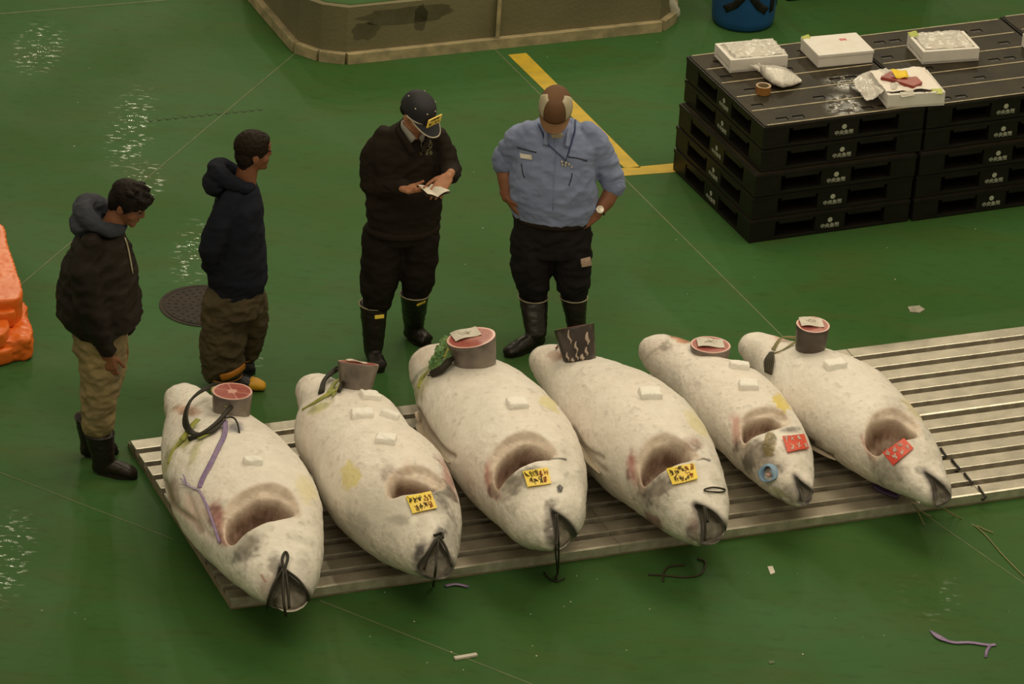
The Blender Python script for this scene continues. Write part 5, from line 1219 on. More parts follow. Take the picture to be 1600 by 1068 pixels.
# collar of the white shirt and jacket collar
bm = bmesh.new()
for q in (-1, 1):
    n0 = neck + Vector((0, 0, .035)); P = [n0 - fC * .055 + sC * q * .03, n0 + sC * q * .066, n0 + fC * .055 + sC * q * .050 - Vector((0, 0, .02)), n0 + fC * .098 + sC * q * .022 - Vector((0, 0, .055))]
    tube(bm, catmull(P, 5), [.012 + .012 * i / 15 for i in range(16)], 8, flat=(.5, 1.3))
obj('shirt_collar', meshed(bm, .005, 2), mat('white_shirt', (.34, .33, .30), .7), C_, smooth=True)
bm = bmesh.new()
for q in (-1, 1):
    n0 = neck + Vector((0, 0, .012)); P = [n0 - fC * .078 + sC * q * .02 + Vector((0, 0, .02)), n0 + sC * q * .090, n0 + fC * .080 + sC * q * .066 - Vector((0, 0, .035)), n0 + fC * .125 + sC * q * .028 - Vector((0, 0, .10))]
    tube(bm, catmull(P, 5), .020, 8, flat=(.7, 1.3))
obj('jacket_collar', meshed(bm, .007, 3), cloth_black, C_, smooth=True)
# trousers
bm = bmesh.new()
loft(bm, [(V(629, 372, .04), .185, .135), (V(630, 340, .03), .185, .135), (V(631, 325, .03), .17, .12)], sC, fC)
hose(bm, [V(600, 368, .03), V(596, 412, .01), V(591, 450, .0), V(589, 468, -.01)], [.125, .118, .105, .086]); hose(bm, [V(655, 366, .05), V(655, 400, .06), V(653, 435, .06), V(651, 450, .06)], [.115, .110, .100, .082])
obj('trousers', meshed(bm, .011, 5, .012, 7, 2), cloth_trous, C_, smooth=True)
a1 = G(580, 572); t1 = G(590, 584) + Vector((.02, -.13, 0)); a2 = G(640, 530); t2 = G(672, 541)
boot(C_, G(580, 560), G(596, 584) + Vector((.0, -.02, 0)), V(584, 473, .0), M['rubber'], tagm=(Vector((.45, -.9, 0))).normalized(), shaft=(.070, .062, .082))
boot(C_, G(639, 528), G(676, 545), V(648, 458, .06), M['rubber'], tagm=(Vector((.5, -.87, 0))).normalized(), shaft=(.070, .062, .082))
# cap
navy = mat('navy_cap_cloth', (.010, .011, .016), .7, (.015, .016, .022), 12); M['piping'] = mat('pale_piping', (.50, .46, .36), .5)
def cap_crown(bm, c, ax, r=(.092, .112, .106), z0=.010, sq=1.0):
    f, s, u = ax; R = []
    for i in range(8):
        q = i / 7; z = z0 + (r[2]) * math.sin(q * PI / 2) ; k = max(math.cos(q * PI / 2) ** .55, .02)
        R.append([c + u * z + s * r[0] * k * math.cos(a) + f * (r[1] * k * math.sin(a) - .006) for a in [2 * PI * j / 32 for j in range(32)]])
    rings(bm, R)
def brim(c, ax, L_=.075, w_=.080, drop=.02, z0=.014, th_=.004, r1=.110):
    f, s, u = ax; bm = bmesh.new(); A = []; B = []; nb = 18; edge = []; inner = []
    for i in range(nb + 1):
        a = PI * i / nb; x = math.cos(a); y = math.sin(a)
        pin = c + s * .094 * x * .98 + f * (r1 * y * .90 - .004) + u * z0
        pout = c + s * w_ * x * 1.02 + f * (r1 * y * .90 + L_ * y ** .55 - .004) + u * (z0 - drop * y - .012 * abs(x) * y)
        inner.append(pin); edge.append(pout)
    for sgn, lst in ((.5, A), (-.5, B)):
        for p in inner + edge: lst.append(bm.verts.new(p + u * th_ * sgn))
    n = nb + 1
    for i in range(nb):
        bm.faces.new((A[i], A[i + 1], A[n + i + 1], A[n + i])); bm.faces.new((B[i + 1], B[i], B[n + i], B[n + i + 1]))
        bm.faces.new((A[n + i], A[n + i + 1], B[n + i + 1], B[n + i])); bm.faces.new((A[i + 1], A[i], B[i], B[i + 1]))
    bm.faces.new((A[0], A[n], B[n], B[0])); bm.faces.new((A[n - 1], B[n - 1], B[2 * n - 1], A[2 * n - 1]))
    return bm, inner, edge
bm = bmesh.new(); cap_crown(bm, hc, ax); cap = obj('cap', bm, navy, C_, smooth=True)
bm, inn, edg = brim(hc, ax, .085, .082, .025); br = obj('visor', bm, navy, cap)
bm = bmesh.new(); tube(bm, edg, .004, 8); obj('piping', bm, M['piping'], br, smooth=True)
bm = bmesh.new(); tube(bm, [p + u_ * .004 + (p - hc).normalized() * .003 for p in inn], .0045, 8); obj('piping', bm, M['piping'], br, smooth=True)
bm = bmesh.new(); c_ = hc + f_ * .117 + u_ * .056; tl = (u_ - f_ * .22).normalized(); nn = f_ * 1.0 + u_ * .22; nn.normalize(); box(bm, (-.052, -.026, -.003), (.052, .030, .003), .001, frame(c_, -s_, tl, nn)); plate = obj('cap_badge', bm, M['yellow_card'], cap); plate['label'] = 'yellow plastic badge on the cap front'
for row, (txt, sz) in enumerate([('市場仲卸', .017), ('第二五九', .022)]):
    me = text_mesh(txt, sz, .0004, .0003); me.transform(frame(c_ + tl * (.016 - .026 * row) + nn * .0035, -s_, tl, nn)); obj('badge_writing', me, M['brush_dark'], plate)
bm = bmesh.new()
for a in (-2.2, -1.2, -.35, .45, 1.35, 2.4):
    k_ = math.cos(.82) ** .55; p = hc + u_ * (.010 + .106 * math.sin(.82)) + s_ * .092 * k_ * math.sin(a) + f_ * (.112 * k_ * math.cos(a) - .006); ell(bm, p, (.005, .005, .005), seg=8)
obj('eyelet', bm, M['piping'], cap, smooth=True)
bm = bmesh.new(); 
for q in (-1, 1): ell(bm, hc - f_ * .045 - u_ * .01 + s_ * q * .045, (.034, .045, .036), (s_, f_, u_))
ell(bm, hc - f_ * .055 - u_ * .005, (.060, .045, .045), (s_, f_, u_)); obj('hair', meshed(bm, .006, 3), M['hair'], C_, smooth=True)
# emblem on the chest
pe = V(666, 232, 0); hitp = None
jb = BVHTree.FromObject([o for o in C_.children if o.name.startswith('jacket')][0], bpy.context.evaluated_depsgraph_get())
def onto(parent, childname, px, py):
    bpy.context.view_layer.update(); o = [q for q in parent.children if q.name.split('.')[0] == childname][0]; base = ROOTLOC[parent.name]
    bv = BVHTree.FromObject(o, bpy.context.evaluated_depsgraph_get()); loc, n, i, d = bv.ray_cast(CAMP - base, RAY(px, py))
    if loc is None: return VY(px, py, base.y), Vector((0, -1, .3)).normalized()
    if n.dot(RAY(px, py)) > 0: n = -n
    return loc + base, n
def patch(parent, childname, poly, m, name, h=.0025, tk=.0015):
    """a patch that follows the cloth under a picture outline"""
    (x0, y0), (x1, y1), (x2, y2), (x3, y3) = poly; nx = 6; bm = bmesh.new(); V_ = []
    for i in range(nx):
        for j in range(nx):
            u, v_ = i / (nx - 1), j / (nx - 1); x = (x0 * (1 - u) + x1 * u) * (1 - v_) + (x3 * (1 - u) + x2 * u) * v_; y = (y0 * (1 - u) + y1 * u) * (1 - v_) + (y3 * (1 - u) + y2 * u) * v_
            p, n = onto_c(parent, childname, x, y); V_.append(bm.verts.new(p + n * h))
    for i in range(nx - 1):
        for j in range(nx - 1): bm.faces.new((V_[i * nx + j], V_[(i + 1) * nx + j], V_[(i + 1) * nx + j + 1], V_[i * nx + j + 1]))
    thick(bm, thickness=tk); return obj(name, bm, m, parent)
BV = {}
def onto_c(parent, childname, px, py):
    key = (parent.name, childname); base = ROOTLOC[parent.name]
    if key not in BV:
        bpy.context.view_layer.update(); o = [q for q in parent.children if q.name.split('.')[0] == childname][0]; BV[key] = BVHTree.FromObject(o, bpy.context.evaluated_depsgraph_get())
    loc, n, i, d = BV[key].ray_cast(CAMP - base, RAY(px, py))
    if loc is None: return VY(px, py, base.y - .1), Vector((0, -1, .3)).normalized()
    if n.dot(RAY(px, py)) > 0: n = -n
    return loc + base, n
def cloth_line(parent, childname, pts, r, m, name, h=.002, flat=None, k=4):
    P = []
    for p in catmull([Vector((x, y, 0)) for x, y in pts], k):
        q, n = onto_c(parent, childname, p.x, p.y); P.append(q + n * h)
    bm = bmesh.new(); tube(bm, P, r, 7, flat=flat); return obj(name, bm, m, parent, smooth=True)
emb = mat('pale_embroidery', (.16, .145, .075), .7)
bm = bmesh.new()
def ring_on(parent, ch, cx, cy, ra, rb, r, n=20):
    P = [];
    for k in range(n): q, nn = onto_c(parent, ch, cx + ra * math.cos(2 * PI * k / n), cy + rb * math.sin(2 * PI * k / n)); P.append(q + nn * .002)
    tube(bm, P, r, 6, closed=True)
ring_on(C_, 'jacket', 666, 226, 8, 9, .004); ring_on(C_, 'jacket', 667, 223, 4, 4, .004)
obj('emblem', bm, emb, C_, smooth=True)
cloth_line(C_, 'jacket', [(660, 231), (667, 227), (673, 232)], .004, emb, 'emblem_line'); cloth_line(C_, 'jacket', [(662, 220), (666, 215), (672, 219)], .004, emb, 'emblem_line')
for i, chs in enumerate('市場魚'):
    p, n = onto_c(C_, 'jacket', 659 + i * 7, 240 - .4 * i); up = Vector((0, 0, 1)); up = (up - n * up.dot(n)).normalized(); me = text_mesh(chs, .026, .0006, .0006); me.transform(frame(p + n * .003, up.cross(n), up, n)); obj('embroidered_writing', me, emb, C_)
# notebook
t = empty('notebook', V(668, 300, -.34)); pc = V(670, 297, -.335)
def page(corners, m, name, th_=.003, bend=.006):
    c4 = [Vector(c) for c in corners]; bm = bmesh.new(); nrm = (c4[1] - c4[0]).cross(c4[3] - c4[0]).normalized(); W_ = []
    if nrm.z < 0: nrm = -nrm
    for i in range(7):
        for j in range(2):
            u = i / 6; p = (c4[0].lerp(c4[1], u)).lerp(c4[3].lerp(c4[2], u), j) + nrm * bend * math.sin(u * PI); W_.append(bm.verts.new(p))
    for i in range(6): bm.faces.new((W_[2 * i], W_[2 * i + 2], W_[2 * i + 3], W_[2 * i + 1]))
    thick(bm, thickness=th_); return obj(name, bm, m, t)
A_, B_, C4, D_ = V(653, 289, -.33), V(669, 292, -.30), V(684, 308, -.37), V(672, 305, -.40)
sp0, sp1 = V(670, 293, -.30), V(684, 308, -.40)
page([V(653, 289, -.30), sp0, sp1, V(668, 303, -.40)], M['white_card'], 'left_page', bend=.004)
page([sp0, V(678, 288, -.28), V(703, 298, -.37), sp1], M['white_card'], 'right_page', bend=.008)
lea = mat('dark_cover', (.035, .02, .013), .5); dz = Vector((0, 0, -.006))
page([V(652, 290, -.30) + dz, sp0 + dz, sp1 + dz, V(667, 305, -.40) + dz], lea, 'cover', .004, .004); page([sp0 + dz, V(679, 289, -.28) + dz, V(704, 300, -.37) + dz, sp1 + dz], lea, 'cover', .004, .006)
tag(t, 'small open notebook with white pages, held by the person in the navy cap', 'notebook')

# ---- the man with hands on his hips (right)
Y0 = 24.37; V = lambda x, y, d=0.0: VY(x, y, Y0 + d)
yaw = math.radians(-93); fD, sD = UV3(yaw); ax = head_axes(math.radians(-92), .62, 0); f_, s_, u_ = ax; hc = V(868, 168, -.06)
neck = V(872, 202, .03)
bm = bmesh.new(); add_head(bm, hc, ax); rcone(bm, neck - Vector((0, 0, .05)), .065, hc - u_ * .05, .058)
loft(bm, [(V(862, 350, .03), .15, .10), (V(864, 300, .02), .15, .10), (V(868, 240, .03), .17, .10), (V(871, 212, .04), .11, .08)], sD, fD)
seR, eR, wR = V(806, 205, .05), V(785, 256, .10), V(792, 308, .0)
seL, eL, wL = V(932, 207, .05), V(962, 287, .10), V(934, 332, -.02)
hose(bm, [seR.lerp(neck, .3) - Vector((0, 0, .09)), seR.lerp(eR, .5), eR, wR], [.03, .038, .046, .030]); hose(bm, [seL.lerp(neck, .3) - Vector((0, 0, .09)), seL.lerp(eL, .5), eL, wL], [.03, .038, .048, .030])
hose(bm, [V(788, 262, .09), V(790, 280, .05), wR], [.047, .046, .031]); hose(bm, [V(957, 296, .08), V(948, 314, .03), wL], [.048, .046, .031])
for p in (seR, seL): rcone(bm, p.lerp(neck, .35) - Vector((0, 0, .09)), .03, V(869, 215, .04), .07)
add_hand(bm, wR, V(806, 330, -.03) - wR, Vector((1, .35, .3)), 1, curl=.25, thumb_curl=.1, k=1.08)
add_hand(bm, wL, V(905, 350, -.06) - wL, Vector((-.15, 1, -.35)), -1, curls=[.12, .3, .4, .5], thumb_curl=.05, k=1.1)
kR, kL = V(832, 450, .0), V(896, 448, .02); hose(bm, [V(838, 365, .03), kR], [.075, .05]); hose(bm, [V(888, 365, .03), kL], [.075, .05])
D_p = person_root(bm, 'person in light blue rolled-sleeve shirt and brown cap, hands on hips', G(850, 545), M['skin'])
add_eyes(D_p, hc, ax)
blue = mat('light_blue_shirt_cloth', (.225, .275, .46), .8, (.18, .225, .38), 4.5, bump=.35, bscale=90, sheen=.1); blue_d = mat('dark_blue_trim_crease_shade', (.035, .04, .06), .7)
bm = bmesh.new()
loft(bm, [(V(864, 337, .03), .232, .165), (V(864, 318, .03), .258, .185), (V(864, 285, .02), .255, .18), (V(866, 250, .03), .235, .165), (V(869, 224, .04), .235, .145), (V(870, 206, .05), .20, .125), (V(871, 195, .05), .14, .10), (V(872, 187, .05), .085, .075)], sD, fD)
hose(bm, [V(826, 206, .05), V(808, 216, .06), V(794, 238, .09), V(788, 252, .09)], [.064, .070, .070, .066]); hose(bm, [V(918, 207, .05), V(932, 222, .06), V(948, 258, .09), V(957, 282, .09)], [.064, .072, .074, .070])
obj('shirt', meshed(bm, .010, 4, .013, 7, 5), blue, D_p, smooth=True)
for (c0, c1) in ((V(786, 243, .09), V(787, 255, .09)), (V(955, 275, .09), V(960, 289, .085))):
    bm = bmesh.new(); rcone(bm, c0, .062, c1, .068, 20); obj('rolled_cuff', meshed(bm, .009, 3, .008, 14, 3), blue, D_p, smooth=True)
bm = bmesh.new()
for q in (-1, 1):
    n0 = neck + Vector((0, 0, .03)); P = [n0 - fD * .075 + sD * q * .02 + Vector((0, 0, .02)), n0 + sD * q * .080, n0 + fD * .070 + sD * q * .062 - Vector((0, 0, .03)), n0 + fD * .120 + sD * q * .060 - Vector((0, 0, .085))]
    tube(bm, catmull(P, 5), [.016 + .012 * i / 15 for i in range(16)], 8, flat=(.6, 1.3))
obj('shirt_collar', meshed(bm, .006, 2), blue, D_p, smooth=True)
bm = bmesh.new(); ell(bm, neck + fD * .085 - Vector((0, 0, .0)), (.04, .02, .03)); obj('undershirt', meshed(bm, .006, 2), mat('pale_undershirt', (.42, .38, .26), .8), D_p, smooth=True)
trd = mat('dark_navy_trousers', (.0120, .0105, .0115), .75, (.017, .0145, .016), 5, bump=.3, bscale=120, spec=.12)
bm = bmesh.new()
loft(bm, [(V(861, 390, .03), .205, .15), (V(862, 355, .03), .222, .165), (V(863, 333, .03), .220, .160)], sD, fD)
hose(bm, [V(832, 372, .02), V(829, 412, .01), V(833, 440, .0), V(833, 455, .01)], [.128, .118, .102, .088]); hose(bm, [V(893, 372, .03), V(893, 408, .03), V(895, 440, .02), V(896, 455, .03)], [.122, .116, .102, .082])
obj('trousers', meshed(bm, .011, 5, .012, 7, 8), trd, D_p, smooth=True)
bm = bmesh.new(); c_ = V(863, 337, .03); tube(bm, [c_ + sD * .224 * math.cos(a) + fD * .166 * math.sin(a) for a in [2 * PI * k / 32 for k in range(32)]], .016, 8, closed=True, flat=(.5, 1.2)); belt = obj('belt', bm, cloth_black, D_p, smooth=True)
p, n = onto_c(D_p, 'trousers', 844, 342); bm = bmesh.new(); up = Vector((0, 0, 1)); box(bm, (-.006, -.024, .0), (.006, .02, .010), .002, frame(p + Vector((0, -.012, .0)), up.cross(Vector((0, -1, 0))) * 1, up, Vector((0, -1, 0)))); obj('buckle', bm, M['strip'], belt)
boot(D_p, G(842, 540), G(784, 560), V(833, 462, .01), M['rubber'], shaft=(.074, .066, .086)); boot(D_p, G(898, 528), G(902, 552), V(896, 462, .03), M['rubber'], shaft=(.066, .060, .080))
# cap with pale side panels
brn = mat('brown_cap_cloth', (.15, .075, .035), .75, (.12, .058, .026), 9); crm = mat('cream_cap_panel', (.50, .45, .32), .75)
bm = bmesh.new(); cap_crown(bm, hc, ax, (.096, .116, .128), z0=-.005); cap = obj('cap', bm, brn, D_p, smooth=True)
for q in (-1, 1):
    bm = bmesh.new(); W_ = []
    for i in range(8):
        for j in range(7):
            el_ = .06 + 1.25 * i / 7; wd = (.62 - .25 * (i / 7)); a = q * (PI / 2) * 0 + (0 if q > 0 else PI) + (j / 6 - .5) * 2 * wd + q * .25
            k = max(math.cos(el_) ** .55, .02) * 1.02; z = -.005 + .128 * math.sin(el_) * 1.005; W_.append(bm.verts.new(hc + u_ * z + s_ * .096 * k * math.cos(a) + f_ * (.116 * k * math.sin(a) - .006)))
    for i in range(7):
        for j in range(6): bm.faces.new((W_[i * 7 + j], W_[i * 7 + j + 1], W_[(i + 1) * 7 + j + 1], W_[(i + 1) * 7 + j]))
    thick(bm, thickness=.002); o = obj('side_panel', bm, crm, cap, smooth=True); o['label'] = 'cream side panel'
bm, inn, edg = brim(hc, ax, .070, .088, .012, z0=-.002); obj('visor', bm, mat('light_brown_visor', (.20, .105, .045), .7), cap)
bm = bmesh.new(); tube(bm, [p + (p - hc).normalized() * .002 for p in inn], .006, 8, flat=(.4, 1.6)); obj('cap_band', bm, mat('dark_brown_band', (.07, .035, .018), .7), cap, smooth=True)
bm = bmesh.new(); ell(bm, hc - f_ * .05 - u_ * .02, (.066, .05, .045), (s_, f_, u_)); obj('hair', meshed(bm, .006, 2), M['hair'], D_p, smooth=True)
# pockets, pen, lanyard, watch, wrapped paper
cloth_line(D_p, 'shirt', [(809, 230), (822, 234), (838, 238)], .004, blue_d, 'pocket_flap'); cloth_line(D_p, 'shirt', [(888, 245), (902, 247), (917, 251)], .004, blue_d, 'pocket_flap')
cloth_line(D_p, 'shirt', [(894, 270), (892, 280), (889, 290)], .003, blue_d, 'crease_shade'); cloth_line(D_p, 'shirt', [(815, 255), (817, 270), (820, 278)], .003, blue_d, 'crease_shade')  # shade of the cloth folds drawn as dark lines
cloth_line(D_p, 'shirt', [(867, 215), (868, 240), (866, 280), (864, 328)], .0025, blue, 'button_placket', h=.003)
patch(D_p, 'shirt', [(813, 239), (831, 242), (832, 249), (814, 247)], M['white_card'], 'pocket_note', .004)
lan = mat('blue_lanyard', (.035, .055, .16), .6)
L1 = cloth_line(D_p, 'shirt', [(842, 194), (848, 208), (853, 222), (866, 234), (880, 246), (884, 250)], .006, lan, 'lanyard', .008, flat=(1, .4)); cloth_line(D_p, 'shirt', [(898, 188), (897, 205), (893, 222), (888, 238), (884, 250)], .005, lan, 'lanyard', .008, flat=(1, .4))
bm = bmesh.new()
for x, y, r in ((878, 252, .007), (884, 254, .008), (889, 257, .007), (883, 259, .006), (893, 261, .005), (878, 257, .006)): p, n = onto_c(D_p, 'shirt', x, y); ell(bm, p + n * .008, (r, r, r * 1.4), seg=8)
obj('keys', bm, M['alu_bright'], D_p, smooth=True)
patch(D_p, 'trousers', [(906, 404), (920, 401), (922, 413), (908, 416)], mat('pinkish_tissue', (.52, .38, .30), .7), 'pocket_tissue', .006, .006)
wp = V(938, 330, -.03); ad = (V(948, 314, .03) - wL).normalized(); bm = bmesh.new(); e1 = ad.orthogonal().normalized(); e2 = ad.cross(e1); wc = wL + ad * .012
tube(bm, [wc + (e1 * math.cos(a) + e2 * math.sin(a)) * .034 for a in [2 * PI * k / 24 for k in range(24)]], .010, 8, closed=True, flat=(1, .3)); band = obj('wristwatch', bm, M['cord'], D_p, smooth=True)
vd = (CAMP - wc).normalized(); nrm = (vd - ad * vd.dot(ad)).normalized(); fc = wc + nrm * .037
bm = bmesh.new(); tt = nrm.cross(ad); rings(bm, [[fc + nrm * h_ + (ad * math.cos(a) + tt * math.sin(a)) * r_ for a in [2 * PI * k / 24 for k in range(24)]] for r_, h_ in ((.023, -.004), (.024, .003), (.021, .007), (.018, .006))]); o = obj('watch_face', bm, M['alu_bright'], band, smooth=True); o['label'] = 'silver round watch face'

# ---- the man at the far left
Y0 = 22.54; V = lambda x, y, d=0.0: VY(x, y, Y0 + d)
yaw = math.radians(-14); fA, sA = UV3(yaw); ax = head_axes(math.radians(-18), .42, .06); f_, s_, u_ = ax; hc = V(201, 317, .0)
neck = V(172, 350, .0)
bm = bmesh.new(); add_head(bm, hc, ax, 1.02); rcone(bm, neck - Vector((0, 0, .03)), .062, hc - u_ * .06 - f_ * .02, .056)
loft(bm, [(V(150, 510, .0), .14, .10), (V(152, 450, .0), .14, .10), (V(155, 395, .0), .16, .10), (V(162, 365, .0), .10, .08)], sA, fA)
shN, shF = V(146, 388, -.18), V(175, 380, .18); elN, elF = V(143, 470, -.20), V(190, 460, .20); wN, wF = V(168, 552, -.17), V(190, 530, .12)
hose(bm, [shN.lerp(neck, .25) - Vector((0, 0, .06)), shN.lerp(elN, .4), elN, wN], [.03, .035, .038, .028]); hose(bm, [shF.lerp(neck, .25) - Vector((0, 0, .06)), shF.lerp(elF, .4), elF, wF], [.03, .035, .038, .028])
for p in (shN, shF): rcone(bm, p.lerp(neck, .25) - Vector((0, 0, .05)), .03, V(158, 385, 0), .07)
add_hand(bm, wN, V(173, 585, -.17) - wN, Vector((.1, .9, .1)), 1, curl=.55, thumb_curl=.2, k=1.05); add_hand(bm, wF, V(190, 560, .12) - wF, Vector((-.1, -1, 0)), 1, curl=.6)
hose(bm, [V(150, 520, -.08), V(155, 640, -.10)], [.07, .05]); hose(bm, [V(160, 520, .08), V(140, 640, .09)], [.07, .05])
A_p = person_root(bm, 'person at the far left in black jacket with grey hood, beige trousers and black boots', G(155, 735), M['skin'])
add_eyes(A_p, hc, ax, 1.02)
hj = mat('puffy_black_jacket', (.0140, .0105, .0080), .6, (.020, .015, .012), 4, bump=.3, bscale=60, spec=.15); hood_m = mat('slate_hood_cloth', (.042, .048, .066), .85, (.030, .034, .048), 8, bump=.3, bscale=140)
bm = bmesh.new()
loft(bm, [(V(158, 512, .0), .18, .165), (V(155, 490, .0), .215, .235), (V(154, 455, .0), .22, .225), (V(155, 415, .0), .21, .195), (V(157, 384, .0), .18, .155), (V(160, 362, .0), .12, .11)], sA, fA)
hose(bm, [V(143, 384, -.14), V(134, 425, -.19), V(140, 472, -.21), V(156, 515, -.19), V(168, 548, -.17)], [.070, .078, .080, .066, .046]); hose(bm, [V(176, 380, .13), V(192, 420, .17), V(200, 462, .18), V(196, 510, .14)], [.06, .07, .07, .05])
obj('jacket', meshed(bm, .011, 4, .018, 5.5, 12), hj, A_p, smooth=True)
bm = bmesh.new(); tube(bm, catmull([V(157, 512, -.02), V(158, 514, .0)], 3), .02, 8)
bm.free(); bm = bmesh.new()
# hood folded on the shoulders: a draped ring, thick behind, thin at the throat
cN = V(170, 344, .0); P = []; R = []
for k in range(24):
    a = 2 * PI * k / 24; fb = math.cos(a); P.append(cN + fA * (.100 * fb - .040) + sA * .100 * math.sin(a) + Vector((0, 0, .012 - .048 * fb))); R.append(.036 + .022 * (1 - fb) / 2)
tube(bm, P, R, 12, closed=True); ell(bm, cN - fA * .13 - Vector((0, 0, .03)), (.12, .085, .075), (sA, fA, Vector((0, 0, 1))))
obj('hood', meshed(bm, .008, 4, .008, 12, 4), hood_m, A_p, smooth=True)
cloth_line(A_p, 'jacket', [(194, 372), (198, 385), (202, 405), (206, 427)], .004, M['strip'], 'drawstring', .006)
bm = bmesh.new()
ell(bm, hc + u_ * .052 - f_ * .008, (.092, .114, .076), (s_, f_, u_)); ell(bm, hc + u_ * .01 - f_ * .05, (.084, .068, .085), (s_, f_, u_)); ell(bm, hc + u_ * .080 + f_ * .068, (.058, .046, .032), (s_, f_, u_)); ell(bm, hc - u_ * .045 - f_ * .062, (.060, .038, .045), (s_, f_, u_))
for q in (-1, 1): ell(bm, hc + u_ * .035 + s_ * q * .074 + f_ * .012, (.018, .042, .045), (s_, f_, u_)); rcone(bm, hc + s_ * q * .073 + f_ * .015 + u_ * .02, .015, hc + s_ * q * .070 + f_ * .020 - u_ * .02, .007)
random.seed(3)
for k in range(26):
    a = random.uniform(0, 2 * PI); e = random.uniform(.35, 1.4); d = s_ * math.cos(e) * math.cos(a) + f_ * math.cos(e) * math.sin(a) + u_ * math.sin(e); p = hc + u_ * .05 + Vector([d.x * .095, d.y * .105, d.z * .07]); rcone(bm, p, .018, p + d * .012 + f_ * .012, .006, 8)
obj('hair', meshed(bm, .0055, 2, .003, 40), M['hair'], A_p, smooth=True)
bei = mat('beige_work_trousers', (.26, .20, .09), .8, (.16, .13, .065), 7, bump=.35, bscale=50)
bm = bmesh.new(); loft(bm, [(V(156, 545, .0), .17, .145), (V(157, 515, .0), .17, .14), (V(157, 500, .0), .155, .125)], sA, fA)
hose(bm, [V(154, 535, -.06), V(158, 580, -.08), V(155, 630, -.10), V(153, 660, -.11)], [.125, .112, .098, .086]); hose(bm, [V(163, 535, .08), V(168, 575, .07), V(158, 620, .08), V(152, 640, .09)], [.115, .10, .085, .08])
obj('trousers', meshed(bm, .010, 4, .017, 8, 15), bei, A_p, smooth=True)
boot(A_p, G(152, 738), G(222, 748), V(155, 675, -.11), M['rubber'], shaft=(.070, .064, .080), trim=M['rubber']); boot(A_p, G(133, 712), G(192, 705), V(138, 650, .08), M['rubber'], shaft=(.066, .060, .074), trim=M['rubber'])

# ---- the man looking away (second from the left)
Y0 = 23.59; V = lambda x, y, d=0.0: VY(x, y, Y0 + d)
yaw = math.radians(14); fB, sB = UV3(yaw); ax = head_axes(math.radians(22), .02, .05); f_, s_, u_ = ax; hc = V(396, 236, .0)
neck = V(383, 274, .0)
bm = bmesh.new(); add_head(bm, hc, ax, 1.0); rcone(bm, neck - Vector((0, 0, .05)), .062, hc - u_ * .06 - f_ * .02, .056)
loft(bm, [(V(370, 450, .0), .14, .10), (V(370, 400, .0), .14, .10), (V(372, 340, .0), .16, .10), (V(378, 300, .0), .10, .08)], sB, fB)
shN, shF = V(362, 318, -.17), V(388, 306, .17); elN, elF = V(334, 385, -.20), V(340, 380, .20); wN, wF = V(333, 428, -.02), V(338, 425, .04)
hose(bm, [shN.lerp(neck, .25) - Vector((0, 0, .06)), shN.lerp(elN, .4), elN, wN], [.03, .035, .038, .028]); hose(bm, [shF.lerp(neck, .25) - Vector((0, 0, .06)), shF.lerp(elF, .4), elF, wF], [.03, .035, .038, .028])
for p in (shN, shF): rcone(bm, p.lerp(neck, .25) - Vector((0, 0, .05)), .03, V(376, 315, 0), .07)
add_hand(bm, wN, V(340, 440, .03) - wN, Vector((1, .2, 0)), 1, curl=.5); add_hand(bm, wF, V(334, 440, -.02) - wF, Vector((1, -.2, 0)), -1, curl=.5)
hose(bm, [V(358, 460, -.08), V(348, 560, -.08)], [.07, .05]); hose(bm, [V(385, 455, .08), V(388, 520, .12)], [.07, .05])
B_p = person_root(bm, 'person in dark navy hooded sweatshirt and olive trousers looking away to the right', G(365, 600), M['skin'])
add_eyes(B_p, hc, ax)
nav = mat('dark_navy_sweatshirt', (.0105, .0125, .021), .9, (.015, .0175, .028), 5, bump=.3, bscale=140, spec=.12)
bm = bmesh.new()
loft(bm, [(V(371, 452, .0), .165, .150), (V(370, 430, .0), .195, .175), (V(369, 395, .0), .205, .165), (V(371, 350, .0), .21, .150), (V(374, 312, .0), .195, .125), (V(379, 288, .0), .10, .085)], sB, fB)
hose(bm, [V(362, 312, -.12), V(345, 345, -.17), V(330, 385, -.18), V(330, 408, -.10), V(334, 424, -.03)], [.068, .072, .068, .058, .048]); hose(bm, [V(388, 306, .13), V(362, 345, .20), V(338, 385, .18), V(338, 424, .04)], [.06, .068, .066, .048])
obj('sweatshirt', meshed(bm, .011, 4, .013, 6, 21), nav, B_p, smooth=True)
bm = bmesh.new(); cN = V(378, 279, .0); P = []; R = []
for k in range(24):
    a = 2 * PI * k / 24; fb = math.cos(a); P.append(cN + fB * (.095 * fb - .048) + sB * .105 * math.sin(a) + Vector((0, 0, .012 - .050 * fb))); R.append(.032 + .020 * (1 - fb) / 2)
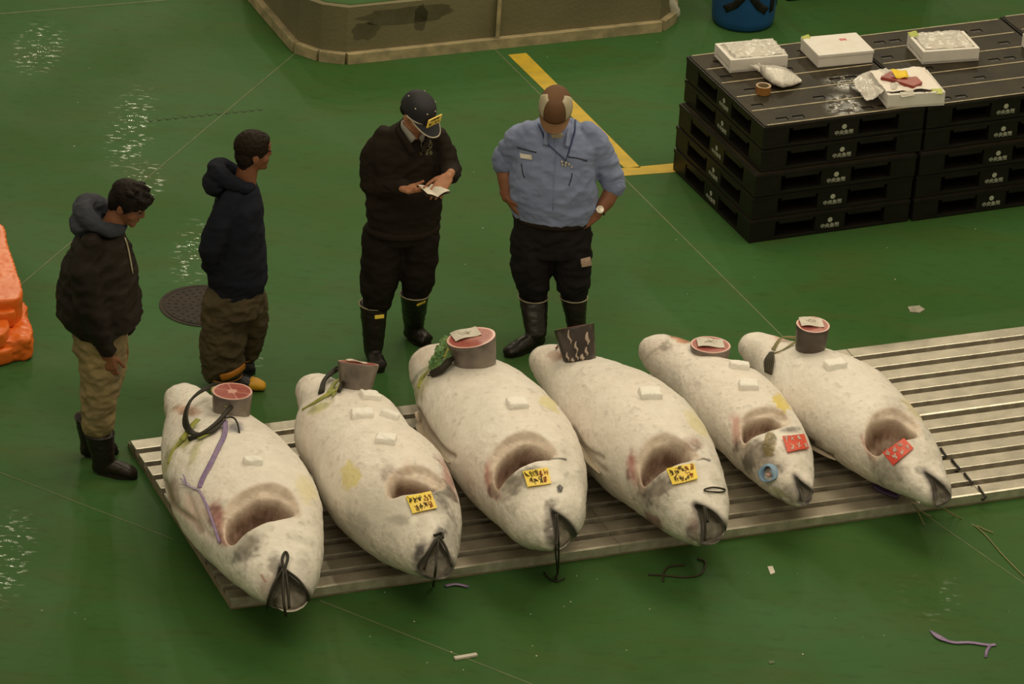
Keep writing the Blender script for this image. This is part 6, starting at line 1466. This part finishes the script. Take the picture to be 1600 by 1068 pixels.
tube(bm, P, R, 12, closed=True); ell(bm, cN - fB * .15 - Vector((0, 0, .02)), (.10, .070, .075), (sB, fB, Vector((0, 0, 1))))
obj('hood', meshed(bm, .008, 4, .008, 12, 24), nav, B_p, smooth=True)
bm = bmesh.new()
ell(bm, hc + u_ * .040 - f_ * .012, (.086, .104, .088), (s_, f_, u_)); ell(bm, hc - u_ * .02 - f_ * .045, (.076, .060, .072), (s_, f_, u_)); ell(bm, hc - u_ * .075 - f_ * .055, (.050, .030, .035), (s_, f_, u_)); ell(bm, hc + u_ * .078 + f_ * .056, (.056, .030, .025), (s_, f_, u_))
for q in (-1, 1): ell(bm, hc + u_ * .022 + s_ * q * .068 + f_ * .010, (.016, .036, .035), (s_, f_, u_))
obj('hair', meshed(bm, .0055, 2, .004, 40), M['hair_brown'], B_p, smooth=True)
oli = mat('olive_brown_trousers', (.075, .058, .026), .85, (.045, .034, .016), 6, bump=.35, bscale=50)
bm = bmesh.new(); loft(bm, [(V(368, 480, .0), .185, .155), (V(369, 455, .0), .185, .155), (V(370, 440, .0), .16, .13)], sB, fB)
hose(bm, [V(352, 475, -.05), V(350, 510, -.06), V(348, 545, -.07), V(347, 572, -.08)], [.13, .125, .128, .118]); hose(bm, [V(386, 470, .06), V(392, 500, .08), V(390, 530, .10), V(384, 550, .12)], [.11, .095, .082, .07])
obj('trousers', meshed(bm, .010, 4, .020, 8, 25), oli, B_p, smooth=True)
orange_t = mat('orange_boot_trim', (.45, .17, .015), .5); ytoe = mat('yellow_rubber_toe', (.62, .33, .02), .45); nb = mat('navy_rubber', (.016, .017, .020), .4, spec=.4)
b = boot(B_p, G(338, 600), G(414, 610), V(348, 584, -.08), nb, shaft=(.085, .075, .108), toe_mat=ytoe, trim=orange_t)
bm = bmesh.new(); P = [V(345, 590, -.20), V(358, 587, -.21), V(372, 580, -.17), V(382, 572, -.10)]; tube(bm, catmull(P, 5), .018, 8, flat=(.4, 1.2)); obj('boot_trim', bm, orange_t, b, smooth=True)
boot(B_p, G(362, 585), G(405, 580), V(378, 556, .12), nb, shaft=(.06, .055, .07), trim=orange_t)
